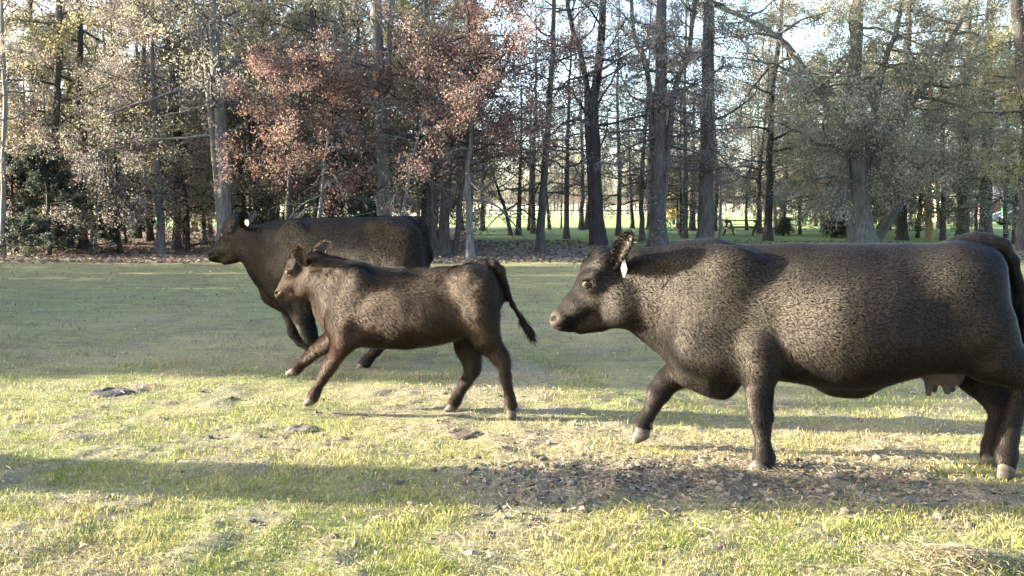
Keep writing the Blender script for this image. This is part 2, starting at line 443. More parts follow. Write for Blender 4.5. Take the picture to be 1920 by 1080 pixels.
def spawn(P, R, n, t0, t1, ang, ratio, rng, par_len):
    """n side shoots from each parent polyline."""
    M, K, _ = P.shape
    t = (t0 + (t1 - t0) * (np.arange(n)[None] + rng.random((M, n))) / n) * (K - 1)
    i = np.minimum(t.astype(int), K - 2); f = (t - i)[..., None]; m = np.arange(M)[:, None]
    p = P[m, i] * (1 - f) + P[m, i + 1] * f; d = unit(P[m, i + 1] - P[m, i])
    r = R[m, i] * (1 - f[..., 0]) + R[m, i + 1] * f[..., 0]
    v = rng.normal(0, 1, d.shape); v = unit(v - d * np.sum(v * d, -1, keepdims=True))
    A_ = ang * rng.uniform(0.7, 1.3, t.shape)[..., None]
    nd = d * np.cos(A_) + v * np.sin(A_)
    L = par_len[:, None] * ratio * (1.15 - 0.6 * t / (K - 1)) * rng.uniform(0.6, 1.25, t.shape)
    return p.reshape(-1, 3), nd.reshape(-1, 3), L.ravel(), r.ravel()

PAL = {
    'red': [(0.22, 0.125, 0.10), (0.27, 0.165, 0.13), (0.175, 0.102, 0.088), (0.30, 0.205, 0.15), (0.24, 0.155, 0.135)],
    'rust': [(0.23, 0.16, 0.115), (0.28, 0.20, 0.145), (0.18, 0.13, 0.10), (0.21, 0.17, 0.12)],
    'tan': [(0.27, 0.24, 0.175), (0.22, 0.195, 0.145), (0.33, 0.295, 0.22), (0.19, 0.18, 0.12), (0.26, 0.235, 0.19)],
    'olive': [(0.175, 0.18, 0.105), (0.23, 0.225, 0.14), (0.135, 0.15, 0.085), (0.27, 0.255, 0.175), (0.21, 0.205, 0.145)],
    'yellow': [(0.40, 0.34, 0.10), (0.46, 0.41, 0.16), (0.34, 0.31, 0.12), (0.30, 0.26, 0.13)],
    'gold': [(0.31, 0.275, 0.15), (0.36, 0.32, 0.19), (0.25, 0.235, 0.135), (0.25, 0.225, 0.155)],
    'mauve': [(0.24, 0.21, 0.19), (0.29, 0.255, 0.23), (0.20, 0.175, 0.16), (0.25, 0.215, 0.18)],
    'green': [(0.115, 0.14, 0.08), (0.15, 0.175, 0.10), (0.095, 0.12, 0.07), (0.19, 0.195, 0.125)],
    'pale_tan': [(0.36, 0.32, 0.245), (0.31, 0.28, 0.21), (0.42, 0.38, 0.29), (0.27, 0.25, 0.175)],
    'pale_olive': [(0.25, 0.255, 0.16), (0.31, 0.30, 0.20), (0.20, 0.215, 0.13), (0.35, 0.33, 0.235)],
    'cedar': [(0.035, 0.055, 0.035), (0.05, 0.07, 0.045), (0.045, 0.06, 0.05)],
}

def leaves_on(P, n_each, size, spread, palette, rng, droop=0.2, clump=None):
    n_each = int(n_each * 1.25); size = size * 0.84; spread = spread * 0.72
    M, K, _ = P.shape
    t = rng.random((M, n_each)) ** 0.7 * (K - 1)
    i = np.minimum(t.astype(int), K - 2); f = (t - i)[..., None]; m = np.arange(M)[:, None]
    c = (P[m, i] * (1 - f) + P[m, i + 1] * f + rng.normal(0, spread, (M, n_each, 3)) - np.array([0, 0, droop * spread])).reshape(-1, 3)
    n = len(c)
    a = unit(rng.normal(0, 1, (n, 3)) - np.array([0, 0, 0.35])); s = unit(np.cross(a, rng.normal(0, 1, (n, 3))))
    sz = (size * rng.uniform(0.6, 1.3, (n, 1)))
    nrm = np.cross(a, s)
    V = np.stack([c, c + a * sz * 0.5 + s * sz * 0.33 + nrm * sz * 0.1, c + a * sz, c + a * sz * 0.5 - s * sz * 0.33 + nrm * sz * 0.1], 1).reshape(-1, 3)
    k = np.arange(n) * 4
    Q = np.stack([k, k + 1, k + 2, k + 3], 1)
    pal_ = np.array(palette); 
    cl = np.repeat(rng.integers(0, len(pal_), (M + 3) // 4), 4)[:M]              # neighbouring twigs share a hue
    pick = np.where(rng.random((M, n_each)) < 0.55, cl[:, None], rng.integers(0, len(pal_), (M, n_each))).ravel()
    C = np.minimum(pal_[pick] * rng.uniform(0.68, 1.18, (n, 1)), 0.42)
    return V, Q, np.repeat(C, 4, 0)

def smooth_line(ctrl, n):
    """Catmull-Rom through control points."""
    c = np.array(ctrl, float); c = np.concatenate([[2 * c[0] - c[1]], c, [2 * c[-1] - c[-2]]])
    t = np.linspace(0, len(c) - 3 - 1e-6, n); i = t.astype(int); f = (t - i)[:, None]
    p0, p1, p2, p3 = c[i], c[i + 1], c[i + 2], c[i + 3]
    return 0.5 * (2 * p1 + (p2 - p0) * f + (2 * p0 - 5 * p1 + 4 * p2 - p3) * f ** 2 + (3 * p1 - p0 - 3 * p2 + p3) * f ** 3)

def tree_meshes(rng, stems, bark, palette, limb0=0.25, nlimb=16, limb_len=3.2, limb_up=0.35, grav=0.02, nsub=5, ntwig=5, leaf_n=14, leaf_size=0.09,
                spread=0.10, twig=0.45, wig=0.16, top_taper=0.45, mix=None, sub_ratio=0.45, flare=True, bark_twig=None, az=None):
    """stems: list of (points, r0, r1). Returns (wood mesh, leaf mesh or None) about the first stem's base."""
    base = np.array(stems[0][0][0], float)
    Vs, Qs, off = [], [], 0
    def put(P, R, s):
        nonlocal off
        V, Q = tubes(P, R, s); Vs.append(V); Qs.append(Q + off); off += len(V)
    twP, twL = [], []
    for si, (ctrl, r0, r1) in enumerate(stems):
        n = 18; P = smooth_line(np.array(ctrl, float) - base, n)
        L = np.linalg.norm(np.diff(P, axis=0), axis=1).sum()
        P[1:-1] += rng.normal(0, 0.006 * L / 4, (n - 2, 3)) * [1, 1, 0]
        R = np.linspace(r0, r1, n)
        if si == 0 and flare:
            tt = np.linspace(0, 1, n); R = R + r0 * 0.55 * np.exp(-tt * L / max(0.28, r0 * 1.2)); P[0, 2] -= 0.12
        put(P[None], R[None], 10 if r0 > 0.12 else 7)
        l0 = limb0 if si == 0 else 0.12
        nl = max(2, int(nlimb * (1 - l0) * min(1.0, L / 7.0) + 0.5)) if si == 0 else max(2, int(nlimb * 0.6))
        t = l0 + (1 - l0) * (np.arange(nl) + rng.random(nl)) / nl
        k = t * (n - 1); i = np.minimum(k.astype(int), n - 2); f = (k - i)[:, None]
        p = P[i] * (1 - f) + P[i + 1] * f; r = R[i] * (1 - f[:, 0]) + R[i + 1] * f[:, 0]
        ph = np.arange(nl) * 2.4 + rng.normal(0, 0.5, nl) + rng.random() * 6.28
        if az is not None: ph = az[0] + rng.normal(0, az[1], nl)
        up = limb_up + 0.5 * (t - 0.5) + rng.normal(0, 0.18, nl)
        d = np.stack([np.cos(ph) * np.cos(up), np.sin(ph) * np.cos(up), np.sin(up)], 1)
        lens = limb_len * (1 - top_taper * np.clip((t - 0.35) / 0.65, 0, 1)) * rng.uniform(0.65, 1.2, nl)
        rl = np.minimum(r * 0.5, 0.017 * lens + 0.008)
        LP, LR = shoots(p, d, lens, rl, rl * 0.2 + 0.003, 9, wig, grav, rng)
        put(LP, LR, 5)
        s_p, s_d, s_l, s_r = spawn(LP, LR, nsub, 0.18, 1.0, 0.85, sub_ratio, rng, lens)
        SP, SR = shoots(s_p, s_d, s_l, np.minimum(s_r * 0.7, 0.014), 0.004, 6, wig * 1.3, grav, rng)
        put(SP, SR, 4)
        t_p, t_d, t_l, t_r = spawn(SP, SR, ntwig, 0.15, 1.0, 0.8, 0.6, rng, np.maximum(s_l, 0.5))
        t_l = np.minimum(t_l * 1.0, twig * 1.8)
        TP, TR = shoots(t_p, t_d, t_l, 0.006, 0.0025, 3, wig * 1.6, grav * 1.5, rng)
        put(TP, TR, 3)
        twP.append(TP)
    wood = make_mesh('trunk', np.concatenate(Vs), [np.concatenate(Qs)], True, None, [BARK[bark]])
    lv = None
    if leaf_n:
        TP = np.concatenate(twP)
        if mix:                                               # a second hue on the upper or outer shoots
            sel = rng.random(len(TP)) < mix[1]
            V1, Q1, C1 = leaves_on(TP[~sel], leaf_n, leaf_size, spread, PAL[palette], rng)
            if sel.any():
                V2, Q2, C2 = leaves_on(TP[sel], leaf_n, leaf_size, spread, PAL[mix[0]], rng)
                V1, Q1, C1 = np.concatenate([V1, V2]), np.concatenate([Q1, Q2 + len(V1)]), np.concatenate([C1, C2])
        else: V1, Q1, C1 = leaves_on(TP, leaf_n, leaf_size, spread, PAL[palette], rng)
        lv = make_mesh('crown', V1, [Q1], False, C1, [LEAF])
    return wood, lv, base

def plant(name, label, meshes, group=None, cat='tree', loc=None, rz=0.0, sc=1.0, part='crown'):
    wood, lv, base = meshes
    o = empty(name, tuple(base) if loc is None else loc, label, cat, group, rz)
    o.scale = (sc, sc, sc)
    add_obj('trunk', wood, o)
    if lv is not None: add_obj(part, lv, o)
    return o

def replant(src, label, loc, rz, sc, group=None, sz=None):
    r = src.copy(); COL.objects.link(r)
    r.location = loc; r.rotation_euler = (0, 0, rz); r.scale = (sc, sc, sz or sc); r['label'] = label
    if group: r['group'] = group
    for ch in src.children:
        c2 = ch.copy(); COL.objects.link(c2); c2.parent = r
    return r

def line_px(pix, depth, zoff=0.0):
    """Stem control points from photograph pixels at one distance, the first dropped to the ground."""
    out = [np.array(at_depth(u, v_, depth)[:]) for u, v_ in pix]
    out[0][2] = zoff
    return out

def dep(v): return CAM_H * F_PX / (v - HORIZON)

trng = np.random.default_rng(21)
def R_(): return np.random.default_rng(trng.integers(1 << 30))

# ---- the wood's edge: single trees that the photograph lets one pick out
D = 26.5
plant('forked_tree', 'tall grey-barked tree that forks high up, rising behind the head of the rear cow', tree_meshes(R_(), [
    (line_px([(424, 482), (420, 330), (412, 200), (404, 120), (402, 0), (400, -160)], D), 0.24, 0.13),
    (line_px([(408, 150), (385, 90), (358, 0), (330, -140)], D), 0.13, 0.07)], 'grey', 'gold', 0.30, 26, 3.6, 0.25, 0.0, 5, 5, 13, 0.085, 0.16, mix=('mauve', 0.4)))
D = 27.0
plant('tall_tree', 'tall grey-barked tree with straight trunk above the back of the rear cow', tree_meshes(R_(), [
    (line_px([(724, 478), (720, 380), (714, 230), (708, 100), (706, 0), (704, -150)], D), 0.25, 0.16),
    (line_px([(712, 60), (735, -10), (750, -120)], D), 0.10, 0.06)], 'grey', 'tan', 0.45, 22, 3.2, 0.2, 0.0, 5, 5, 13, 0.08, 0.16, mix=('gold', 0.45)))
D = 25.6
plant('red_tree', 'small red-leaved tree over the shoulders of the rear cow', tree_meshes(R_(), [
    (line_px([(545, 486), (540, 400), (548, 300), (560, 200), (572, 110)], D), 0.11, 0.03)], 'dark', 'red', 0.43, 36, 2.9, 0.10, -0.006, 6, 7, 19, 0.09, 0.15, mix=('rust', 0.15), top_taper=0.5))
D = 26.2
plant('red_tree', 'larger red-leaved tree standing between the rear cow and the open park', tree_meshes(R_(), [
    (line_px([(834, 480), (834, 400), (842, 300), (868, 190), (885, 80), (893, -40)], D), 0.19, 0.05),
    (line_px([(850, 265), (885, 215), (930, 165), (960, 90)], D), 0.08, 0.03)], 'dark', 'red', 0.37, 40, 3.7, 0.10, -0.005, 6, 7, 19, 0.09, 0.17, mix=('rust', 0.2), top_taper=0.3))
D = 25.2
plant('slim_tree', 'slim grey-barked tree with dead drooping twigs right of the rear cow', tree_meshes(R_(), [
    (line_px([(881, 486), (880, 400), (876, 330), (884, 260), (880, 180)], D), 0.12, 0.04)], 'grey', 'mauve', 0.25, 16, 2.0, 0.0, -0.05, 5, 5, 0, 0.08, 0.12))
D = 25.0
plant('bare_tree', 'leafless grey tree drooping its twigs over the middle of the rear cow', tree_meshes(R_(), [
    (line_px([(596, 486), (598, 420), (606, 340), (612, 280), (622, 220)], D), 0.075, 0.02)], 'grey', 'mauve', 0.30, 26, 1.9, 0.15, -0.09, 5, 6, 0, 0.08, 0.1, wig=0.2))
plant('bare_tree', 'leafless grey tree hanging bent twigs over the rump of the rear cow', tree_meshes(R_(), [
    (line_px([(748, 486), (752, 420), (768, 330), (780, 270), (800, 210)], D), 0.07, 0.02)], 'grey', 'mauve', 0.30, 26, 2.0, 0.15, -0.09, 5, 6, 0, 0.08, 0.1, wig=0.2))
D = 28.0
plant('slim_tree', 'slim leaning dark tree at the left end of the open park', tree_meshes(R_(), [
    (line_px([(1013, 474), (1016, 400), (1020, 330), (1030, 200), (1037, 80), (1040, -60)], D), 0.15, 0.06)], 'dark', 'tan', 0.35, 20, 2.4, 0.2, 0.0, 5, 4, 5, 0.075, 0.14, mix=('red', 0.2)))
D = 33.0
plant('forked_tree', 'dark almost leafless tree forking into two stems against the sky', tree_meshes(R_(), [
    (line_px([(1122, 462), (1119, 380), (1115, 270), (1112, 200), (1124, 110), (1132, 0), (1138, -120)], D), 0.27, 0.10),
    (line_px([(1113, 215), (1098, 150), (1075, 60), (1060, -20), (1050, -110)], D), 0.13, 0.06)], 'dark', 'tan', 0.40, 28, 3.4, 0.22, -0.004, 6, 5, 5, 0.08, 0.14, wig=0.2))
D = 31.5
plant('broad_tree', 'thick-trunked tree with brown leaves behind the near cow\'s neck', tree_meshes(R_(), [
    (line_px([(1233, 465), (1234, 380), (1236, 280), (1238, 180), (1240, 60), (1242, -100)], D), 0.32, 0.16),
    (line_px([(1238, 250), (1262, 190), (1290, 100), (1306, -20)], D), 0.13, 0.07),
    (line_px([(1238, 225), (1215, 150), (1190, 70), (1180, -60)], D), 0.12, 0.06)], 'brown', 'mauve', 0.36, 30, 2.8, 0.1, -0.006, 5, 5, 13, 0.09, 0.17, mix=('tan', 0.4)))
D = 32.5
plant('broad_tree', 'broad-footed tree with straight trunk above the near cow\'s withers', tree_meshes(R_(), [
    (line_px([(1320, 462), (1322, 400), (1326, 280), (1327, 150), (1328, 0), (1329, -120)], D), 0.33, 0.15)], 'brown', 'mauve', 0.34, 28, 2.8, 0.1, -0.006, 5, 5, 11, 0.09, 0.17, mix=('olive', 0.3)))
D = 35.0
plant('sapling', 'pale thin-stemmed sapling topped with yellow leaves beside the picnic table', tree_meshes(R_(), [
    (line_px([(1350, 452), (1351, 400), (1352, 345), (1353, 315)], D), 0.075, 0.02)], 'pale', 'yellow', 0.68, 12, 0.75, 0.5, 0.0, 4, 4, 9, 0.08, 0.09, twig=0.3))
D = 37.0
plant('slim_tree', 'dark slim tree right of the picnic table', tree_meshes(R_(), [
    (line_px([(1440, 450), (1442, 380), (1444, 280), (1447, 180), (1462, 60), (1470, -80)], D), 0.18, 0.08)], 'dark', 'tan', 0.32, 22, 3.0, 0.15, 0.0, 5, 4, 6, 0.085, 0.15, mix=('olive', 0.4)))
D = 33.5
plant('oak_tree', 'massive grey oak with spreading tan crown above the near cow\'s back', tree_meshes(R_(), [
    (line_px([(1617, 460), (1612, 400), (1612, 340), (1608, 280), (1600, 180), (1606, 60), (1612, -100)], D), 0.47, 0.20),
    (line_px([(1614, 320), (1650, 270), (1690, 215), (1740, 150), (1790, 60), (1830, -40)], D), 0.22, 0.09),
    (line_px([(1606, 290), (1575, 240), (1545, 190), (1505, 130), (1470, 80), (1410, 40), (1330, 5)], D), 0.20, 0.09),
    (line_px([(1608, 230), (1650, 150), (1680, 60), (1700, -60)], D), 0.15, 0.07)], 'mossy', 'pale_tan', 0.30, 36, 3.6, 0.0, -0.014, 6, 7, 19, 0.10, 0.19, mix=('pale_olive', 0.5), top_taper=0.2))
D = 35.5
plant('dead_tree', 'dead leaning grey trunk propped beside the massive oak', tree_meshes(R_(), [
    (line_px([(1642, 452), (1672, 405), (1706, 360), (1722, 335)], D), 0.20, 0.13)], 'grey', 'tan', 0.7, 3, 0.9, 0.2, 0.0, 3, 3, 0, flare=False))
D = 37.5
plant('slim_tree', 'black-trunked tree just right of the dead leaning trunk', tree_meshes(R_(), [
    (line_px([(1691, 455), (1691, 400), (1694, 300), (1697, 200), (1702, 60), (1704, -60)], D), 0.23, 0.12)], 'dark', 'olive', 0.36, 22, 3.0, 0.1, 0.0, 5, 5, 12, 0.085, 0.16, mix=('yellow', 0.25)))
plant('slim_tree', 'tree near the green machine with sunshine coloured into its ochre bark', tree_meshes(R_(), [
    (line_px([(1742, 455), (1741, 400), (1741, 330), (1744, 230), (1745, 100)], D), 0.17, 0.07)], 'gold', 'green', 0.42, 18, 2.6, 0.1, 0.0, 5, 5, 12, 0.085, 0.16, mix=('gold', 0.3)))
plant('slim_tree', 'thin grey trunk between the sun-coloured trunk and a thick dark one', tree_meshes(R_(), [
    (line_px([(1769, 453), (1768, 400), (1768, 300), (1766, 200), (1770, 60)], D), 0.13, 0.06)], 'brown', 'olive', 0.40, 18, 2.6, 0.1, 0.0, 5, 5, 12, 0.085, 0.16))
D = 40.0
plant('broad_tree', 'thick black-trunked tree in front of the cream wall', tree_meshes(R_(), [
    (line_px([(1805, 448), (1805, 400), (1807, 300), (1808, 180), (1815, 40), (1815, -60)], D), 0.29, 0.14)], 'dark', 'green', 0.40, 24, 3.2, 0.05, -0.01, 5, 5, 13, 0.09, 0.18, mix=('olive', 0.5)))
plant('broad_tree', 'thick grey-brown trunk nearest the green machine', tree_meshes(R_(), [
    (line_px([(1849, 448), (1849, 400), (1850, 300), (1852, 180), (1856, 40), (1860, -60)], D), 0.31, 0.16)], 'brown', 'green', 0.38, 24, 3.3, 0.05, -0.01, 5, 5, 13, 0.09, 0.18, mix=('olive', 0.4)))
plant('slim_tree', 'thin dark pole-like tree crossing in front of the green machine', tree_meshes(R_(), [
    (line_px([(1886, 449), (1886, 400), (1887, 320), (1890, 200), (1895, 60)], D), 0.11, 0.05)], 'dark', 'green', 0.40, 18, 2.8, 0.05, 0.0, 5, 5, 12, 0.09, 0.16, mix=('olive', 0.5)))
D = 28.5
plant('tall_tree', 'dark trunk at the right edge of the view with grey-green leaves', tree_meshes(R_(), [
    (line_px([(1948, 474), (1940, 380), (1930, 250), (1916, 120), (1906, 0), (1900, -100)], D), 0.24, 0.17)], 'dark', 'olive', 0.35, 24, 3.0, 0.1, -0.01, 5, 5, 12, 0.085, 0.16, mix=('green', 0.4)))
D = 26.0
plant('slim_tree', 'pale slender tree at the very left edge of the pasture', tree_meshes(R_(), [
    (line_px([(5, 484), (6, 400), (7, 300), (10, 200), (6, 90), (0, -60)], D), 0.085, 0.05)], 'pale', 'tan', 0.42, 22, 2.5, 0.2, 0.0, 5, 5, 13, 0.085, 0.16, mix=('rust', 0.3)))
D = 30.0
plant('broken_tree', 'dark snag-like trunk with a pale stump at its foot, left of the rear cow', tree_meshes(R_(), [
    (line_px([(157, 468), (156, 400), (157, 350), (158, 280), (150, 180), (150, 60), (145, -60)], D), 0.15, 0.09)], 'dark', 'olive', 0.40, 24, 3.3, 0.15, 0.0, 5, 5, 13, 0.085, 0.16, mix=('yellow', 0.2)))
D = 27.5
plant('mauve_tree', 'grey-brown low-branched tree between the snag and the grey forked tree', tree_meshes(R_(), [
    (line_px([(302, 476), (300, 400), (296, 320), (290, 220), (285, 120), (285, 0)], D), 0.14, 0.05)], 'grey', 'mauve', 0.42, 32, 3.5, 0.0, -0.018, 6, 7, 16, 0.09, 0.17, mix=('tan', 0.35)))
plant('pale_sapling', 'pale bent saplings beside the dark snag', tree_meshes(R_(), [
    (line_px([(170, 474), (172, 420), (166, 360), (162, 320)], D), 0.05, 0.03),
    (line_px([(176, 474), (182, 420), (180, 370), (186, 320)], D), 0.04, 0.02)], 'pale', 'tan', 0.5, 8, 1.0, 0.2, 0.0, 4, 4, 6, 0.08, 0.12))

# park trees seen through the gap, each a slim dark stem with a thin crown
gap = [(905, 432, 0.16, 0, 'dark', 'slim park tree with a bushy foot, leftmost on the open lawn'), (958, 441, 0.11, -60, 'dark', 'leaning stem of the pair of park trees on the lawn'),
       (972, 441, 0.15, 6, 'dark', 'upright stem of the pair of park trees on the lawn'), (992, 432, 0.12, 4, 'dark', 'slim park tree just right of the pair of stems on the lawn'),
       (1030, 430, 0.12, -14, 'brown', 'slim park tree just behind the leaning dark tree on the lawn'), (1052, 428, 0.06, 4, 'brown', 'very thin park sapling in the middle of the lawn'),
       (1098, 430, 0.16, 24, 'brown', 'leaning park tree left of the dark fork against the sky'), (1186, 428, 0.14, -8, 'dark', 'slim park tree between the dark fork and the thick brown-leaved tree'),
       (1219, 430, 0.24, 0, 'dark', 'park trunk half hidden behind the thick brown-leaved tree'), (1270, 428, 0.10, 0, 'dark', 'thin park trunk against the yellow bush'),
       (1282, 429, 0.14, 2, 'dark', 'park trunk right of the yellow bush'), (1298, 432, 0.2, 3, 'dark', 'park trunk left of the broad-footed tree')]
for u, v_, r, lean, bk, lab in gap:
    d_ = min(dep(v_), 62.0)
    top = 190 + trng.uniform(-40, 40)
    plant('park_tree', lab, tree_meshes(R_(), [(line_px([(u, v_), (u + lean * 0.2, 390), (u + lean * 0.6, 320), (u + lean, top)], d_), r, r * 0.3)], bk, ['tan', 'mauve', 'gold'][trng.integers(3)],
          0.33, 15, 3.2, 0.2, 0.0, 4, 4, 4, 0.13, 0.22), 'park trees on the lawn')

# ---- bare, finely twigged trees in the gap against the sky
tw = []
for q in range(2):
    r_ = R_()
    tw.append(tree_meshes(r_, [([np.zeros(3), np.array([r_.normal(0, .1), 0, 3.0]), np.array([r_.normal(0, .3), 0.1, 6.5]), np.array([r_.normal(0, .5), 0, 11.0])], 0.13, 0.03)], 'brown', 'mauve', 0.22, 34, 2.8, 0.25, 0.0, 7, 7, 5, 0.085, 0.14, wig=0.2, mix=('tan', 0.5)))
twsrc = {}
for q, u, d_, sc, lab in [(0, 1063, 39, 1.0, 'bare twiggy tree between the slim leaning tree and the dark fork'), (1, 1160, 43, 1.05, 'bare twiggy tree close on the right of the dark fork'), (1, 1205, 36, 0.9, 'bare twiggy tree just left of the thick brown-leaved tree'),
                          (0, 1284, 40, 1.05, 'bare twiggy tree between the thick brown-leaved tree and the broad-footed tree'), (1, 1425, 46, 1.15, 'bare twiggy tree behind the picnic table'),
                          (0, 1000, 46, 1.1, 'bare twiggy tree at the left end of the open lawn'), (1, 1090, 52, 1.2, 'bare twiggy tree on the far side of the lawn behind the dark fork'), (1, 1340, 50, 1.15, 'bare twiggy tree right behind the pale sapling'), (0, 1240, 55, 1.25, 'bare twiggy tree far behind the thick brown-leaved tree')]:
    p_ = at_depth(u, HORIZON, d_); lc = (p_.x, d_, 0); rz_ = trng.uniform(0, 6.28)
    if q in twsrc: replant(twsrc[q], lab, lc, rz_, sc)
    else: twsrc[q] = plant('twiggy_tree', lab, tw[q], loc=lc, rz=rz_, sc=sc)

# ---- cedars and bushes
def bush_mesh(rng, h, w, n_st, palette, leaf_n, size, bark='dark', conic=False):
    stems = []
    for k in range(n_st):
        a = rng.uniform(0, 6.28); q = rng.uniform(0.1, 0.5) * w
        stems.append(([np.zeros(3) + [np.cos(a) * 0.05, np.sin(a) * 0.05, 0], np.array([np.cos(a) * q * 0.5, np.sin(a) * q * 0.5, h * 0.5]), np.array([np.cos(a) * q, np.sin(a) * q, h * rng.uniform(0.75, 1.0)])], 0.03 + 0.012 * h, 0.01))
    if conic: stems = [([np.zeros(3), np.array([0.05, 0, h * 0.5]), np.array([0.0, 0.05, h])], 0.09, 0.015)]
    wood, lv, _ = tree_meshes(rng, stems, bark, palette, 0.06, 44 if conic else 16, w, 0.1 if conic else 0.4, -0.01, 5, 5, leaf_n, size, 0.07, top_taper=0.85 if conic else 0.4, twig=0.3, flare=False)
    return wood, lv, np.zeros(3)
ced = plant('cedar_tree', 'bushy dark green cedar left of the dark snag, reaching the ground', bush_mesh(R_(), 4.4, 1.8, 1, 'cedar', 30, 0.085, conic=True), cat='tree', loc=ground_at(92, 478))
ced.scale = (1.05, 1.05, 0.72)
replant(ced, 'dark green cedar at the far left, half behind the pale slender tree', ground_at(30, 474), 2.0, 1.0, None, 0.7)
replant(ced, 'shorter dark cedar in the shade between the snag and the low-branched tree', ground_at(236, 458), 4.0, 0.62)
replant(ced, 'dark cedar deep in the shade right of the grey forked tree', ground_at(470, 452), 1.0, 1.05)
replant(ced, 'dark cedar in the shade behind the rump of the rear cow', ground_at(660, 452), 3.0, 1.05)
replant(ced, 'dark cedar behind the dead leaning trunk', ground_at(1668, 432), 5.0, 1.2)
replant(ced, 'dark cedar between the picnic table and the massive oak', ground_at(1530, 424), 2.6, 1.35)
low = plant('low_bush', 'low grey-green bush at the foot of the massive oak', bush_mesh(R_(), 1.0, 0.7, 6, 'green', 9, 0.06), cat='bush', loc=ground_at(1568, 446))
replant(low, 'low dark bush right of the slim tree by the picnic table', ground_at(1470, 442), 1.2, 0.7)
replant(low, 'bright green little bush above the rump of the rear cow', ground_at(690, 470), 2.2, 1.25)
ybush = plant('yellow_bush', 'tall sunlit yellow-green bush seen past the thick brown-leaved tree', bush_mesh(R_(), 4.2, 1.2, 7, 'yellow', 12, 0.12), cat='bush', loc=at_depth(1263, 409, 66.0) * 1.0)
ybush.location.z = 0
yb2 = replant(ybush, 'small yellow-leaved bush beside the massive oak', ground_at(1568, 430), 1.0, 0.36)

# ---- low-crowned understorey trees filling the wood's edge
und = []
for pl, mx in (('mauve', ('tan', 0.4)), ('pale_tan', ('pale_olive', 0.4)), ('pale_olive', ('green', 0.3))):
    r_ = R_()
    und.append(tree_meshes(r_, [([np.zeros(3), np.array([0.05, 0, 1.6]), np.array([r_.normal(0, .2), 0.1, 3.6]), np.array([r_.normal(0, .4), 0, 7.4])], 0.075, 0.02)], 'dark', pl, 0.27, 36, 2.6, 0.05, -0.012, 6, 6, 15, 0.085, 0.16, mix=mx, top_taper=0.4))
spots = [(0, 60, 470, 0.9, 'grey-brown leafy tree over the cedars at the left edge'), (2, 118, 462, 1.1, 'olive leafy tree just left of the dark snag'), (0, 225, 474, 1.0, 'grey-brown leafy tree just right of the dark snag'),
         (1, 350, 470, 1.1, 'tan leafy tree close on the left of the grey forked tree'), (0, 385, 456, 1.15, 'grey-brown leafy tree half behind the grey forked tree'), (1, 480, 466, 1.15, 'tan leafy tree between the grey forked tree and the small red tree'),
         (2, 640, 464, 1.25, 'olive leafy tree between the small red tree and the straight grey trunk'), (1, 790, 458, 1.25, 'tan leafy tree right of the straight grey trunk'), (0, 690, 450, 1.3, 'grey-brown leafy tree behind the straight grey trunk'),
         (2, 1560, 444, 1.15, 'olive leafy tree on the left of the massive oak'), (1, 1500, 440, 1.1, 'tan leafy tree between the picnic table and the massive oak'), (2, 1720, 446, 1.1, 'olive leafy tree beside the sun-coloured trunk'),
         (2, 1830, 452, 1.05, 'olive leafy tree between the two thick trunks near the cream wall'), (1, 1900, 458, 1.0, 'tan leafy tree in front of the green machine'), (2, 1650, 438, 1.3, 'olive leafy tree behind the massive oak'),
         (0, 1275, 440, 1.2, 'grey-brown leafy tree between the two thick trunks of the open lawn'), (1, 1400, 432, 1.25, 'tan leafy tree behind the picnic table')]
usrc = {}
for kd, u, v_, sc, lab in spots:
    lc = ground_at(u, v_); rz_ = trng.uniform(0, 6.28)
    if kd in usrc: replant(usrc[kd], lab, lc, rz_, sc)
    else: usrc[kd] = plant('leafy_tree', lab, und[kd], loc=lc, rz=rz_, sc=sc)

# ---- the thicket: many look-alike dark trees behind the edge trees
kinds = []
for k, (pl, mx, bk) in enumerate([('tan', 'mauve', 'dark'), ('gold', 'yellow', 'brown'), ('mauve', 'olive', 'dark'), ('olive', 'tan', 'brown'), ('rust', 'tan', 'dark')]):
    h_ = [12.5, 13.5, 11.5, 14, 12][k]
    r_ = R_()
    kinds.append(tree_meshes(r_, [([np.zeros(3), np.array([r_.normal(0, .1), 0, h_ * .3]), np.array([r_.normal(0, .25), r_.normal(0, .2), h_ * .65]), np.array([r_.normal(0, .4), 0, h_])], 0.15, 0.04)],
                             bk, pl, 0.20, 34, 3.0, 0.15, 0.0, 5, 5, 15, 0.115, 0.20, mix=(mx, 0.4)))
srcs = []
n_th = 0
TH = [('thicket_tree', 'dark-trunked tree deep in the shaded thicket behind the rear cow and calf', 'trees of the shaded thicket'),
      ('woodland_tree', 'leafy tree in the wood behind the massive oak and the picnic table', 'trees of the right-hand wood'),
      ('distant_tree', 'hazy tree of the far wood beyond the sunlit field', 'trees of the far wood')]
def grove(which, spots, sc0, sc1):
    nm, lab, grp = TH[which]
    first = None
    for k, (x_, y_) in enumerate(spots):
        kd = int(trng.integers(len(kinds))); sc = trng.uniform(sc0, sc1)
        key = (which, kd)
        if key not in grove.src:
            o = plant(nm, lab, kinds[kd], grp, loc=(x_, y_, -0.02), rz=trng.uniform(0, 6.28), sc=sc); grove.src[key] = o
        else: replant(grove.src[key], lab, (x_, y_, -0.02), trng.uniform(0, 6.28), sc, grp, sc * trng.uniform(0.85, 1.15))
grove.src = {}
def jitter_grid(x0, x1, y0, y1, n, mind, rng, ok=lambda x, y: True):
    pts = []
    for _ in range(n * 30):
        x_, y_ = rng.uniform(x0, x1), rng.uniform(y0, y1)
        if ok(x_, y_) and all((x_ - a) ** 2 + (y_ - b_) ** 2 > mind ** 2 for a, b_ in pts): pts.append((x_, y_))
        if len(pts) >= n: break
    return pts
px = lambda x, y: 960 + F_PX * x / y
